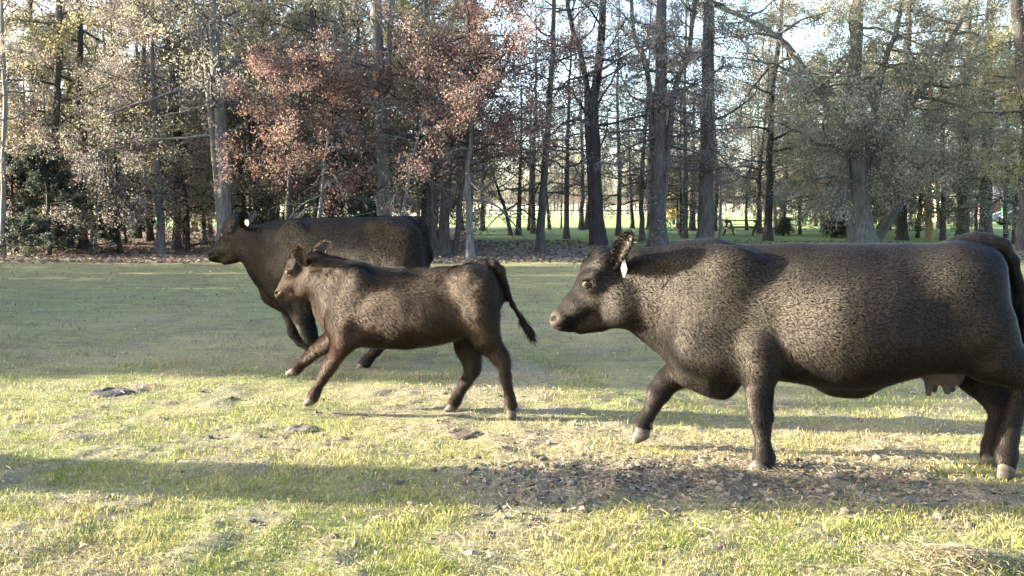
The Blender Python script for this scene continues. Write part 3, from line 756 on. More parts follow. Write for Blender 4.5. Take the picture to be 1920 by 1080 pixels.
grove(0, jitter_grid(-26, -1, 29, 58, 62, 2.1, trng, lambda x, y: px(x, y) < 880 and px(x, y) > -250), 0.75, 1.15)
grove(1, jitter_grid(9, 34, 42, 70, 24, 3.2, trng, lambda x, y: 1400 < px(x, y) < 2150 and not (1500 < px(x, y) < 1560 and y < 45)), 0.7, 1.1)
grove(1, jitter_grid(13, 22, 28, 40, 3, 3.0, trng, lambda x, y: px(x, y) > 1905), 0.8, 1.0)
grove(2, jitter_grid(-70, 90, 128, 175, 100, 3.5, trng, lambda x, y: 750 < px(x, y) < 2000), 0.62, 1.0)
# trees along the pasture's left side, outside the view, whose shade falls across the pasture
sh = [(-20.2, 9.0, 0.67), (-20.7, 9.9, 0.68), (-19.7, 10.9, 0.7), (-22.3, 11.8, 0.74), (-21.8, 12.8, 0.68), (-21.1, 13.7, 0.69), (-20.0, 14.7, 0.67), (-20.1, 15.6, 0.75), (-22.0, 16.6, 0.74), (-21.9, 17.5, 0.68), (-20.4, 18.5, 0.72), (-21.7, 19.4, 0.75), (-22.1, 20.4, 0.67), (-21.3, 21.3, 0.73), (-21.0, 22.3, 0.68), (-27.4, 10.0, 0.81), (-28.8, 11.6, 0.9), (-27.6, 13.2, 0.84), (-28.7, 14.8, 0.87), (-28.6, 16.4, 0.9), (-27.5, 18.0, 0.85), (-27.8, 19.6, 0.85), (-26.5, 21.2, 0.84), (-28.4, 22.8, 0.81)]
for k, (x_, y_, s_) in enumerate(sh):
    replant(grove.src[(0, sorted(q[1] for q in grove.src if q[0] == 0)[k % 3])], 'shade tree on the left side of the pasture, outside the view', (x_, y_ + 1.0, 0), k * 1.7, s_, 'shade trees on the left of the pasture')

plant('shade_oak', 'oak just outside the left edge, throwing the long trunk shadow across the near grass', tree_meshes(R_(), [
    ([np.array([-9, 5.4, 0.0]), np.array([-9.05, 5.4, 2.0]), np.array([-8.95, 5.38, 4.2]), np.array([-9.1, 5.4, 9.5])], 0.35, 0.24)],
    'brown', 'tan', 0.62, 12, 2.2, 0.35, 0.0, 4, 4, 9, 0.09, 0.12))
# unseen trees added behind the camera to cut sky light on the cattle
for k in range(16):
    replant(grove.src[(0, sorted(q[1] for q in grove.src if q[0] == 0)[k % 3])], 'unseen tree added behind the camera to darken the near sides of the cattle', (-27 + 3.6 * k + trng.normal(0, .6), -9 - 4 * (k % 2) + trng.normal(0, .6), 0), k * 1.3, trng.uniform(0.8, 1.05), 'trees added behind the camera to block sky light')

for k in range(7):  # unseen cedars added to make the pasture's shade edge crisper
    replant(ced, 'unseen cedar added left of the pasture to sharpen the edge of the shade', (-19 - 1.2 * (k % 3), 9.8 + 0.95 * k, 0), k * 1.1, 1.5, 'cedars added on the left to sharpen the shade', 1.75)
# ------------------------------------------------------------------ cattle
def surface_nets(Fv, lo, h):
    """Quads of the zero surface of the sampled field Fv (inside < 0), one vertex per crossed cell."""
    nx, ny, nz = Fv.shape
    acc = np.zeros((nx - 1, ny - 1, nz - 1, 3), np.float32); cnt = np.zeros((nx - 1, ny - 1, nz - 1), np.float32)
    neg = Fv < 0
    for ax in range(3):
        o1, o2 = [a for a in range(3) if a != ax]
        sl0 = [slice(None)] * 3; sl1 = [slice(None)] * 3
        sl0[ax] = slice(0, -1); sl1[ax] = slice(1, None)
        A, B = Fv[tuple(sl0)], Fv[tuple(sl1)]
        cr = neg[tuple(sl0)] != neg[tuple(sl1)]
        t = np.where(cr, A / np.where(cr, A - B, 1), 0).astype(np.float32)
        for d1 in (0, 1):
            for d2 in (0, 1):
                s = [slice(None)] * 3
                s[o1] = slice(d1, Fv.shape[o1] - 1 + d1); s[o2] = slice(d2, Fv.shape[o2] - 1 + d2)
                c_, t_ = cr[tuple(s)], t[tuple(s)]
                cnt += c_
                acc[..., ax] += np.where(c_, t_, 0)
                if d1: acc[..., o1] += c_
                if d2: acc[..., o2] += c_
    cells = np.argwhere(cnt > 0)
    ids = np.full(cnt.shape, -1, np.int64); ids[tuple(cells.T)] = np.arange(len(cells))
    V = (cells + acc[tuple(cells.T)] / cnt[tuple(cells.T)][:, None]) * h + lo
    Q = []
    for ax in range(3):
        o1, o2 = (ax + 1) % 3, (ax + 2) % 3
        sl0 = [slice(None)] * 3; sl1 = [slice(None)] * 3
        sl0[ax] = slice(0, -1); sl1[ax] = slice(1, None)
        e = np.argwhere(neg[tuple(sl0)] != neg[tuple(sl1)])
        e = e[(e[:, o1] > 0) & (e[:, o2] > 0) & (e[:, o1] < Fv.shape[o1] - 1) & (e[:, o2] < Fv.shape[o2] - 1)]
        def cell(a, b_):
            c_ = e.copy(); c_[:, o1] -= a; c_[:, o2] -= b_; return ids[tuple(c_.T)]
        q = np.stack([cell(1, 1), cell(0, 1), cell(0, 0), cell(1, 0)], 1)
        flip = ~neg[tuple(e.T)]
        q[flip] = q[flip][:, ::-1]
        Q.append(q)
    return V, np.concatenate(Q)

def smin(a, b, k):
    h_ = np.maximum(k - np.abs(a - b), 0) / k
    return np.minimum(a, b) - h_ * h_ * k * 0.25

class Beast:
    """An implicit body: local axes a (towards the tail), b (towards the camera), z up; traced by photograph pixels."""
    def __init__(self, u0, depth, yaw):
        self.yaw = yaw
        self.D = np.array([math.cos(yaw), -math.sin(yaw), 0.0]); self.N = np.array([-math.sin(yaw), -math.cos(yaw), 0.0])
        p = at_depth(u0, HORIZON, depth); self.O = np.array([p.x, p.y, 0.0]); self.s = F_PX / depth
        self.ops = []; self.pmin, self.pmax = np.full(3, 9.0), np.full(3, -9.0)
    def at(self, u, v, b=0.0):
        d = np.array(ray(u, v)[:]); o = np.array([0, 0, CAM_H])
        P0 = self.O + self.N * b
        t = np.dot(P0 - o, self.N) / np.dot(d, self.N)
        q = o + d * t - self.O
        return np.array([np.dot(q, self.D), b, q[2]])
    def world(self, P):
        P = np.asarray(P); return self.O + P[..., :1] * self.D + P[..., 1:2] * self.N + P[..., 2:3] * np.array([0, 0, 1.0])
    def grow(self, *pts):
        for p, r in pts:
            self.pmin = np.minimum(self.pmin, p - r - 0.05); self.pmax = np.maximum(self.pmax, p + r + 0.05)
    def cone(self, u1, v1, r1, u2, v2, r2, b=0.0, b2=None, ky=1.0, k=14, cut=False, both=False):
        for sgn in ((1, -1) if both else (1,)):
            B1 = b * sgn; B2 = (b if b2 is None else b2) * sgn
            p1, p2 = self.at(u1, v1, B1), self.at(u2, v2, B2)
            R1, R2, K = r1 / self.s, r2 / self.s, k / self.s
            self.ops.append(('cone', p1, p2, R1, R2, ky, K, cut))
            if not cut: self.grow((p1, R1 * max(1, ky)), (p2, R2 * max(1, ky)))
    def chain(self, pts, b=0.0, ky=1.0, k=14, both=False):
        """pts: (u, v, r[, b]) joints, thinning limbs."""
        for p, q in zip(pts[:-1], pts[1:]):
            self.cone(*p[:3], *q[:3], b=p[3] if len(p) > 3 else b, b2=q[3] if len(q) > 3 else b, ky=ky, k=k, both=both)
    def loft(self, st, k=14, n=2.3, belly=0.16):
        """st: (u, v top, v bottom, half width) stations along the trunk."""
        A = []
        for u, vt, vb, w in st:
            t, bo = self.at(u, vt), self.at(u, vb)
            A.append((t[0], t[2], bo[2], w / self.s))
        A = np.array(A); self.ops.append(('loft', A, n, belly, k / self.s))
        for r in A: self.grow((np.array([r[0], 0, r[1]]), 0.02), (np.array([r[0], 0, r[2]]), 0.02), (np.array([r[0], r[3], r[2]]), 0.02), (np.array([r[0], -r[3], r[2]]), 0.02))
    def build(self, h):
        lo = self.pmin; n = np.ceil((self.pmax - lo) / h).astype(int) + 1
        ax = [lo[i] + np.arange(n[i]) * h for i in range(3)]
        F_ = np.full(n, 0.5, np.float32)
        for op in self.ops:
            if op[0] == 'cone':
                _, p1, p2, R1, R2, ky, K, cut = op
                m_ = max(R1, R2) * max(1, ky) + K + 0.03
                l_, u_ = np.minimum(p1, p2) - m_, np.maximum(p1, p2) + m_
            else:
                A = op[1]; K = op[4]
                l_ = np.array([A[:, 0].min() - K, -A[:, 3].max() - K, A[:, 2].min() - K]); u_ = np.array([A[:, 0].max() + K, A[:, 3].max() + K, A[:, 1].max() + K])
            sl = []; axs = []
            for i in range(3):
                i0 = int(np.clip(np.floor((l_[i] - lo[i]) / h), 0, n[i] - 1)); i1 = int(np.clip(np.ceil((u_[i] - lo[i]) / h) + 1, i0 + 1, n[i]))
                sl.append(slice(i0, i1)); axs.append(ax[i][i0:i1].astype(np.float32))
            sl = tuple(sl)
            a, b_, z = axs[0][:, None, None], axs[1][None, :, None], axs[2][None, None, :]
            if op[0] == 'cone':
                qb = (b_ - p1[1]) / ky; d_ = p2 - p1; d_ = np.array([d_[0], d_[1] / ky, d_[2]]); L2 = max(np.dot(d_, d_), 1e-9)
                qa, qz = a - p1[0], z - p1[2]
                t = np.clip((qa * d_[0] + qb * d_[1] + qz * d_[2]) / L2, 0, 1)
                dist = np.sqrt((qa - t * d_[0]) ** 2 + (qb - t * d_[1]) ** 2 + (qz - t * d_[2]) ** 2) - (R1 + t * (R2 - R1))
                dist = dist * min(1, 0.5 + 0.5 * ky)
            else:
                _, A, n_, belly, K = op
                aa = axs[0]; top = np.interp(aa, A[:, 0], A[:, 1]); bot = np.interp(aa, A[:, 0], A[:, 2]); w = np.interp(aa, A[:, 0], A[:, 3])
                ker = np.exp(-np.linspace(-2, 2, 15) ** 2); ker /= ker.sum()
                pad = lambda q: np.convolve(np.pad(q, 7, mode='edge'), ker, 'valid')
                top, bot, w = pad(top), pad(bot), pad(w)
                c_ = ((top + bot) / 2)[:, None, None]; hh = np.maximum((top - bot) / 2, 0.01)[:, None, None]; ww = np.maximum(w, 0.01)[:, None, None]
                zn = (z - c_) / hh
                wz = ww * (1 - belly * np.clip(zn, -1, 1) - 0.5 * belly * np.clip(zn, -1, 1) ** 2)
                f = (np.abs(b_ / wz) ** n_ + np.abs(zn) ** n_) ** (1 / n_)
                dist = (f - 1) * np.minimum(ww, hh); cut = False
            F0 = F_[sl]
            if cut: F_[sl] = -smin(-F0, dist.astype(np.float32), K)
            else: F_[sl] = smin(F0, dist.astype(np.float32), K)
        self.F, self.lo, self.h, self.ax = F_, lo, h, ax
        V, Q = surface_nets(F_, lo, h)
        return V, Q
    def near_b(self, p, sgn=1):
        """Lateral position of the skin at local (a, z), on the near (+1) or far (-1) side."""
        i = int(round((p[0] - self.lo[0]) / self.h)); k = int(round((p[2] - self.lo[2]) / self.h))
        ins = np.where(self.F[i, :, k] < 0)[0]
        if len(ins) == 0: return 0.0
        return self.ax[1][ins.max() if sgn > 0 else ins.min()]

def head(B_, T, rs, noseb=1.0):
    """Head traced once on the near cow; T maps its pixels to this animal's, rs scales the radii."""
    def c(u1, v1, r1, u2, v2, r2, k=12, **kw):
        B_.cone(*T(u1, v1), r1 * rs, *T(u2, v2), r2 * rs, k=k * rs, **{q: (w_ if q in ('ky', 'cut', 'both') else w_ * HB) for q, w_ in kw.items()})
    HB = rs * 320 / B_.s
    c(1127, 499, 31, 1113, 533, 32, ky=0.98, k=14)          # cranium and forehead
    c(1112, 533, 31, 1082, 573, 27, ky=0.74, k=14)          # bridge
    c(1078, 577, 26, 1056, 596, 21, ky=0.90, k=14)
    c(1056, 597, 21, 1050, 600, 20, ky=1.12, k=9)           # muzzle
    c(1160, 568, 50, 1120, 592, 30, ky=0.60, k=18)          # cheek and jaw
    c(1120, 592, 30, 1072, 609, 13, ky=0.66, k=14)
    c(1091, 615, 12, 1106, 612, 12, ky=1.1, k=9)            # chin
    c(1126, 476, 16, 1136, 484, 22, ky=0.95, k=12)          # poll
    c(1099, 500, 10, 1104, 512, 12, ky=1.5, k=14)
    c(1096, 521, 8, 1113, 517, 8, b=0.088, ky=0.8, k=12, both=True)      # brow ridge
    c(1102, 540, 9, 1112, 538, 9, b=0.078, ky=0.7, k=12, both=True)      # lower lid
    c(1155, 548, 20, 1085, 578, 10, b=0.062, ky=0.55, k=16, both=True)   # cheekbone ridge
    c(1160, 585, 26, 1175, 560, 26, b=0.055, ky=0.6, k=18, both=True)
    c(1034, 597, 5.5, 1045, 594, 4, b=0.040, b2=0.066, ky=0.9, k=4, cut=True, both=True)   # nostrils
    c(1036, 615, 2.2, 1072, 609, 2.4, b=0.05, b2=0.10, ky=3.0, k=4, cut=True, both=True)   # mouth
    c(1100, 531, 5.5, 1103, 531, 5.5, b=0.112, ky=1.0, k=5, cut=True, both=True)           # eye sockets

def face_fields(B_, T, nose, r_in, r_out):
    """Hair density and darkening round eyes, nostrils and mouth, measured on the side view."""
    ev = B_.at(*T(1101, 531)); nv = [B_.at(*T(1036, 597)), B_.at(*T(1041, 595))]; mv = (B_.at(*T(1038, 614)), B_.at(*T(1070, 609)))
    q = B_.s_head
    def d2(P, p): return np.hypot(P[:, 0] - p[0], P[:, 2] - p[2])
    def seg(P, p, r):
        d = np.array([r[0] - p[0], r[2] - p[2]]); t = np.clip(((P[:, 0] - p[0]) * d[0] + (P[:, 2] - p[2]) * d[1]) / np.dot(d, d), 0, 1)
        return np.hypot(P[:, 0] - p[0] - t * d[0], P[:, 2] - p[2] - t * d[1])
    def hairy(P):
        near_head = np.abs(P[:, 1]) < 0.2
        h_ = np.clip((np.linalg.norm(P - nose, axis=1) - r_in) / (r_out - r_in), 0.01, 1)
        h_ = h_ * sstep(0.022 * q, 0.034 * q, d2(P, ev)) * sstep(0.006 * q, 0.014 * q, seg(P, *mv))
        return h_
    def dark(P):
        return np.minimum(sstep(0.010 * q, 0.021 * q, np.minimum(d2(P, nv[0]), d2(P, nv[1]))), 0.25 + 0.75 * sstep(0.004 * q, 0.012 * q, seg(P, *mv)))[:, None] * 0.95 + 0.05
    return hairy, dark

def coat_mat(name, dark, brown, amount, rough=0.75, spec=0.13, tint=(1.0, 0.88, 0.72)):
    m, nt, b = new_mat(name, rough=rough, spec=spec)
    v = mapping(nt, (1, 1, 1))
    c = ramp(nt, noise_node(nt, 2.6, 4, 0.6, v, 0.4), [(0.42 - 0.1 * amount, dark), (0.72, brown)])
    a = nt.nodes.new('ShaderNodeAttribute'); a.attribute_name = 'tint'
    c = mixc(nt, 1.0, c, a.outputs['Color'], 'MULTIPLY')
    nt.links.new(c, b.inputs['Base Color'])
    b.inputs['Specular Tint'].default_value = tuple(tint) + (1,)
    v2 = mapping(nt, (30, 30, 110))
    bump(nt, b, noise_node(nt, 2.0, 3, 0.7, v2), 0.2, 0.004)
    return m

SKIN = new_mat('bare_skin', (0.06, 0.043, 0.040), 0.5, 0.4)[0]
LID = new_mat('eyelid_skin', (0.085, 0.066, 0.052), 0.5, 0.4)[0]
EYE = new_mat('eye_dark', (0.02, 0.012, 0.008), 0.06, 0.6)[0]
TAG = new_mat('tag_plastic', (0.52, 0.50, 0.46), 0.45, 0.4)[0]
hm, hnt, hb = new_mat('hoof_horn', rough=0.6, spec=0.35)
hnt.links.new(ramp(hnt, noise_node(hnt, 16, 4, 0.6, mapping(hnt, (1, 1, 3))), [(0.3, (0.036, 0.03, 0.025)), (0.7, (0.115, 0.096, 0.072))]), hb.inputs['Base Color'])
HOOF = hm

def finish(beast, root, name, h, mat, coat_m, n_hair, hair_len, hair_w, flow, tint_fn, rng, smooth=9, rise=0.35, curl=0.0):
    """Skin the field into one continuous body under root, and comb a coat of short hair over it."""
    V, Q = beast.build(h)
    # light Laplacian smoothing
    nb = np.zeros((len(V), 3)); ct = np.zeros(len(V))
    E = np.concatenate([Q[:, [0, 1]], Q[:, [1, 2]], Q[:, [2, 3]], Q[:, [3, 0]]])
    for it in range(smooth * 2):                              # Taubin steps: smooths the steps of the grid, keeps the volume
        nb[:] = 0; ct[:] = 0
        for j in range(3):
            nb[:, j] = np.bincount(E[:, 0], V[E[:, 1], j], len(V)) + np.bincount(E[:, 1], V[E[:, 0], j], len(V))
        ct = np.bincount(E[:, 0], minlength=len(V)) + np.bincount(E[:, 1], minlength=len(V))
        V = V + (0.55 if it % 2 == 0 else -0.50) * (nb / np.maximum(ct, 1)[:, None] - V)
    # outward normals from the field's own quads
    fn = np.cross(V[Q[:, 2]] - V[Q[:, 0]], V[Q[:, 3]] - V[Q[:, 1]])
    vn = np.zeros_like(V)
    for j in range(4):
        for c_ in range(3): vn[:, c_] += np.bincount(Q[:, j], fn[:, c_], len(V))
    vn = unit(vn)
    loc = np.array(root.location[:])
    # local frame -> root frame handled through world coordinates; root carries no rotation
    W = beast.world(V) - loc
    M3 = np.stack([beast.D, beast.N, [0, 0, 1]])
    test = np.linalg.det(M3)
    if test < 0: Q = Q[:, ::-1]; vn_s = vn
    fnw = unit(vn @ M3)
    # skin detail: folds and muscle ripple
    folds = beast.detail(V) if hasattr(beast, 'detail') else 0
    W = W + fnw * np.asarray(folds).reshape(-1, 1)
    col = tint_fn(V)
    body = add_obj(name, make_mesh(name, W, [Q], True, col, [mat]), root)
    # coat
    ar = np.linalg.norm(np.cross(W[Q[:, 1]] - W[Q[:, 0]], W[Q[:, 2]] - W[Q[:, 0]]), axis=1)
    dens = ar * beast.hairy(V[Q].mean(1))
    f = rng.choice(len(Q), n_hair, p=dens / dens.sum())
    r1, r2 = rng.random((2, n_hair, 1))
    P = (W[Q[f, 0]] * (1 - r1) + W[Q[f, 1]] * r1) * (1 - r2) + (W[Q[f, 3]] * (1 - r1) + W[Q[f, 2]] * r1) * r2
    PL = V[Q[f]].mean(1); Nn = fnw[Q[f, 0]]
    fl = flow(PL) @ M3
    sw = fbm(PL * (9 if curl else 5), 2, 71) * 2 - 1
    cr = np.cross(Nn, fl)
    fl = unit(fl + cr * (sw * (0.45 + curl))[:, None] + rng.normal(0, 0.06 + curl * 0.2, (n_hair, 3)))
    fl = unit(fl - Nn * np.sum(fl * Nn, 1, keepdims=True))
    lift = rise * (0.65 + 0.7 * rng.random((n_hair, 1)))
    tl = 1 - 0.6 * sstep(beast.tail_a, beast.tail_a + 0.06, PL[:, 0]) * sstep(0.75, 0.85, PL[:, 2])
    L = hair_len * (beast.hair_scale(PL) * tl)[:, None] * rng.uniform(0.6, 1.3, (n_hair, 1))
    sd = np.cross(Nn, fl) * hair_w * 0.5
    tip = P + fl * L + Nn * L * lift
    HV = np.stack([P - sd - Nn * 0.001, P + sd - Nn * 0.001, tip], 1).reshape(-1, 3)
    k_ = np.arange(n_hair) * 3
    clump = fbm(PL * 26, 2, 61)[:, None]
    hc = tint_fn(PL) * rng.uniform(0.85, 1.15, (n_hair, 1)) * (0.8 + 0.4 * np.clip(clump * 2 - 0.5, 0, 1))
    add_obj('coat', make_mesh('coat', HV, [np.stack([k_, k_ + 1, k_ + 2], 1)], False, np.repeat(hc, 3, 0), [coat_m]), root)
    return body

def small_sdf(beast, ops, h, name, mat, parent, root):
    """A little implicit part (hoof, udder) of its own."""
    bb = Beast.__new__(Beast); bb.__dict__.update(beast.__dict__); bb.ops = []; bb.pmin, bb.pmax = np.full(3, 9.0), np.full(3, -9.0)
    for a in ops: bb.cone(*a[0], **a[1])
    V, Q = bb.build(h)
    M3 = np.stack([beast.D, beast.N, [0, 0, 1]])
    if np.linalg.det(M3) < 0: Q = Q[:, ::-1]
    return add_obj(name, make_mesh(name, beast.world(V) - np.array(root.location[:]), [Q], True, None, [mat]), parent)

def hoof(beast, root, u1, v1, u2, v2, r, b):
    """Cloven hoof from the coronet (u1, v1) to the toe (u2, v2)."""
    o = r * 0.5 / beast.s
    ops = []
    for sg in (1, -1):
        ops.append(((u1, v1, r * 0.82, u2, v2, r * 0.42), dict(b=b + sg * o, ky=0.62, k=2)))
        ops.append(((u1 + (u2 - u1) * 0.35 + r * 0.45, v1 + (v2 - v1) * 0.55, r * 0.62, u2, v2, r * 0.42), dict(b=b + sg * o, ky=0.62, k=r * 0.5)))
    for sg in (1, -1):                                       # dewclaws above the heel
        small_sdf(beast, [((u1 + r * 0.95, v1 - r * 0.75, r * 0.24, u1 + r * 1.15, v1 - r * 0.2, r * 0.14), dict(b=b + sg * o, k=1))], 0.0045, 'dewclaw', HOOF, root, root)
    return small_sdf(beast, ops, max(0.0045, r / beast.s / 7), 'hoof', HOOF, root, root)

def ear(beast, root, base, tip, wid, open_dir, mat, rng, bend=0.0, tone=1.0):
    """Cupped, furred ear between two local points; open_dir is where its hollow faces (local)."""
    base, tip = np.array(base), np.array(tip); ax_ = tip - base; L = np.linalg.norm(ax_); ax_ = ax_ / L
    od = np.array(open_dir, float); od = od - ax_ * np.dot(od, ax_); od /= np.linalg.norm(od); sd = np.cross(ax_, od)
    nu, nv = 14, 11
    t = np.linspace(0, 1, nu); s = np.linspace(-1, 1, nv)
    prof = np.interp(t, [0, 0.12, 0.4, 0.62, 0.82, 0.94, 1.0], [0.45, 0.62, 0.95, 1.0, 0.86, 0.58, 0.12])
    cup = np.interp(t, [0, 0.3, 1], [0.95, 0.6, 0.25])
    T, Sx = np.meshgrid(t, s, indexing='ij'); Wd = prof[:, None] * wid
    P = base + ax_ * (T * L)[..., None] + sd * (Sx * Wd)[..., None] + od * ((np.abs(Sx) ** 1.7 * cup[:, None] * Wd) + bend * L * T ** 2)[..., None]
    th = 0.010 * (wid / 0.05)
    Pb = P - od * th * (1 - 0.7 * np.abs(Sx) ** 3)[..., None]
    V = np.concatenate([P.reshape(-1, 3), Pb.reshape(-1, 3)]); N_ = nu * nv
    g = np.arange(N_).reshape(nu, nv)
    q = np.stack([g[:-1, :-1], g[:-1, 1:], g[1:, 1:], g[1:, :-1]], -1).reshape(-1, 4)
    rim = np.concatenate([g[0, :], g[1:, -1], g[-1, -2::-1], g[-2:0:-1, 0]])
    rq = np.stack([rim, np.roll(rim, -1), np.roll(rim, -1) + N_, rim + N_], 1)
    W = beast.world(V) - np.array(root.location[:])
    e = add_obj('ear', make_mesh('ear', W, [q, q[:, ::-1] + N_, rq], True, np.full((len(V), 3), tone), [mat]), root)
    # fringe of longer hair along rim and inside
    n = 1500
    i = rng.integers(0, nu - 1, n); j = np.where(rng.random(n) < 0.6, rng.choice([0, nv - 1], n), rng.integers(0, nv, n))
    p0 = P[i, j] + (P[np.minimum(i + 1, nu - 1), j] - P[i, j]) * rng.random((n, 1))
    dr = unit(ax_ * rng.uniform(0.2, 1.0, (n, 1)) + sd * (s[j][:, None] * -0.3 + rng.normal(0, 0.5, (n, 1))) + od * rng.normal(0.35, 0.4, (n, 1)))
    Lh = wid * rng.uniform(0.2, 0.6, (n, 1))
    sv = unit(np.cross(dr, rng.normal(0, 1, (n, 3)))) * 0.0016 * (wid / 0.05)
    HV = np.stack([p0 - sv, p0 + sv, p0 + dr * Lh], 1).reshape(-1, 3); k_ = np.arange(n) * 3
    add_obj('ear_hair', make_mesh('ear_hair', beast.world(HV) - np.array(root.location[:]), [np.stack([k_, k_ + 1, k_ + 2], 1)], False, np.full((3 * n, 3), 1.2 * tone), [mat]), e)
    return e

def ear_tag(beast, root, ear_o, u, v, b, w, h, shape):
    """Flat plastic tag with a button, hanging from the ear."""
    c = beast.at(u, v, b)
    P = np.array([[p[0] * w, 0, p[1] * h] for p in shape]); P[:, 1] = P[:, 2] * 0.12
    n = len(P); th = 0.0022
    V = np.concatenate([P + [0, th, 0], P - [0, th, 0]]) + c
    r = np.arange(n)
    side = np.stack([r, np.roll(r, -1), np.roll(r, -1) + n, r + n], 1)
    me = bpy.data.meshes.new('ear_tag')
    me.from_pydata((beast.world(V) - np.array(root.location[:])).tolist(), [], [list(r), list(r[::-1] + n)] + side.tolist())
    me.materials.append(TAG); me.update()
    return add_obj('ear_tag', me, ear_o)

def ball(beast, root, name, c, r, mat, parent=None, sq=(1, 1, 1)):
    bm = bmesh.new(); bmesh.ops.create_uvsphere(bm, u_segments=16, v_segments=10, radius=1.0)
    V = np.array([v_.co[:] for v_ in bm.verts]) * r * np.array(sq) + np.array(c)
    me = bpy.data.meshes.new(name); bm.to_mesh(me); bm.free()
    me.vertices.foreach_set('co', (beast.world(V) - np.array(root.location[:])).astype(np.float32).ravel())
    me.polygons.foreach_set('use_smooth', [True] * len(me.polygons)); me.materials.append(mat); me.update()
    return add_obj(name, me, parent or root)

def eyes(B_, root, uv, sc):
    """Dark eyeballs, each in a ring of bare lid."""
    p = B_.at(*uv); hb_ = B_.near_b(B_.at(uv[0] + 3 * sc, uv[1] - 11 * sc * B_.s / 320))
    for sg in (1, -1):
        bb_ = sg * (hb_ - 0.006 * sc)
        e = ball(B_, root, 'eye', (p[0], bb_, p[2]), 0.019 * sc, EYE, sq=(1, 0.8, 0.9))
        th = np.linspace(0, 2 * np.pi, 22, endpoint=False); ph = np.linspace(0, 2 * np.pi, 8, endpoint=False)
        TH, PH = np.meshgrid(th, ph, indexing='ij'); r_ = 0.0042 * sc * (1 + 0.5 * np.cos(TH - 2.0))
        V = np.stack([np.cos(TH) * (0.0205 * sc + r_ * np.cos(PH)) + 0.003 * sc, sg * (0.0095 * sc - 0.010 * sc * np.abs(np.cos(TH)) ** 2 + r_ * np.sin(PH)), np.sin(TH) * (0.0145 * sc + r_ * np.cos(PH))], -1).reshape(-1, 3) + [p[0], bb_, p[2]]
        g = np.arange(22 * 8).reshape(22, 8); n1 = np.roll(g, -1, 0); n2 = np.roll(g, -1, 1); n3 = np.roll(n1, -1, 1)
        Q = np.stack([g, n1, n3, n2], -1).reshape(-1, 4)
        add_obj('eyelid', make_mesh('eyelid', B_.world(V) - np.array(root.location[:]), [Q], True, None, [LID]), e)

def switch(beast, root, pts, n, L, w, mat, rng, col):
    """Tail switch: a bunch of long hairs along local points."""
    pts = np.array(pts); t = rng.random(n) * (len(pts) - 1); i = t.astype(int); f = (t - i)[:, None]
    p0 = pts[i] * (1 - f) + pts[np.minimum(i + 1, len(pts) - 1)] * f + rng.normal(0, 0.010, (n, 3))
    d = unit(pts[-1] - pts[0])[None] + rng.normal(0, 0.2, (n, 3)); d = unit(d); Lh = L * rng.uniform(0.4, 1.0, (n, 1))
    mid = p0 + d * Lh * 0.55; tip = p0 + d * Lh + np.array([0, 0, -0.25]) * Lh * rng.random((n, 1))
    sv = unit(np.cross(d, rng.normal(0, 1, (n, 3)))) * w / 2
    V = np.stack([p0 - sv, p0 + sv, mid + sv, mid - sv, tip], 1).reshape(-1, 3); k = np.arange(n) * 5
    add_obj('tail_switch', make_mesh('tail_switch', beast.world(V) - np.array(root.location[:]), [np.stack([k, k + 1, k + 2, k + 3], 1), np.stack([k + 3, k + 2, k + 4], 1)], False, np.full((5 * n, 3), col), [mat]), root)

def default_flow(zleg, nose):
    def flow(P):
        d = np.stack([np.full(len(P), 0.9), np.zeros(len(P)), np.full(len(P), -0.45)], 1)
        low = sstep(zleg + 0.08, zleg - 0.08, P[:, 2])[:, None]
        return unit(d * (1 - low) + np.array([0.15, 0, -1.0]) * low)
    return flow

BLACK = coat_mat('black_hide', (0.0015, 0.0015, 0.0018), (0.0035, 0.003, 0.003), 0.2)
BLACK_HAIR = coat_mat('black_hair', (0.0014, 0.0013, 0.0017), (0.0048, 0.0036, 0.0030), 0.3, 0.55, 0.5)
BROWN = coat_mat('brown_black_hide', (0.004, 0.003, 0.0026), (0.018, 0.0105, 0.0065), 0.6, 0.8, 0.12, (1.0, 0.82, 0.62))
BROWN_HAIR = coat_mat('brown_black_hair', (0.005, 0.0038, 0.0032), (0.026, 0.0155, 0.0095), 0.6, 0.58, 0.40, (1.0, 0.80, 0.60))
crng = np.random.default_rng(5)

# ---------------------------------------------------------------- the near cow
A = Beast(1480, 5.20, math.radians(9))
A.loft([(1228, 570, 590, 6), (1242, 520, 640, 34), (1275, 474, 694, 62), (1330, 463, 728, 72), (1400, 459, 714, 78), (1450, 458, 710, 85), (1500, 457, 716, 101), (1560, 456, 727, 117), (1600, 456, 730, 120),
        (1660, 456, 722, 115), (1720, 457, 706, 104), (1780, 455, 690, 92), (1822, 453, 672, 80), (1854, 463, 650, 66), (1874, 500, 610, 40), (1885, 545, 575, 6)], k=16)
# neck, throat, brisket, dewlap
A.cone(1182, 547, 64, 1275, 572, 100, ky=0.52, k=26)
A.cone(1215, 600, 28, 1300, 682, 34, ky=0.55, k=22)
A.cone(1921, 700, 12, 1931, 687, 9, b=0.155, ky=0.8, k=10)
A.cone(1300, 690, 36, 1352, 722, 28, ky=0.9, k=26)
A.cone(1205, 486, 16, 1330, 480, 22, ky=1.7, k=44)
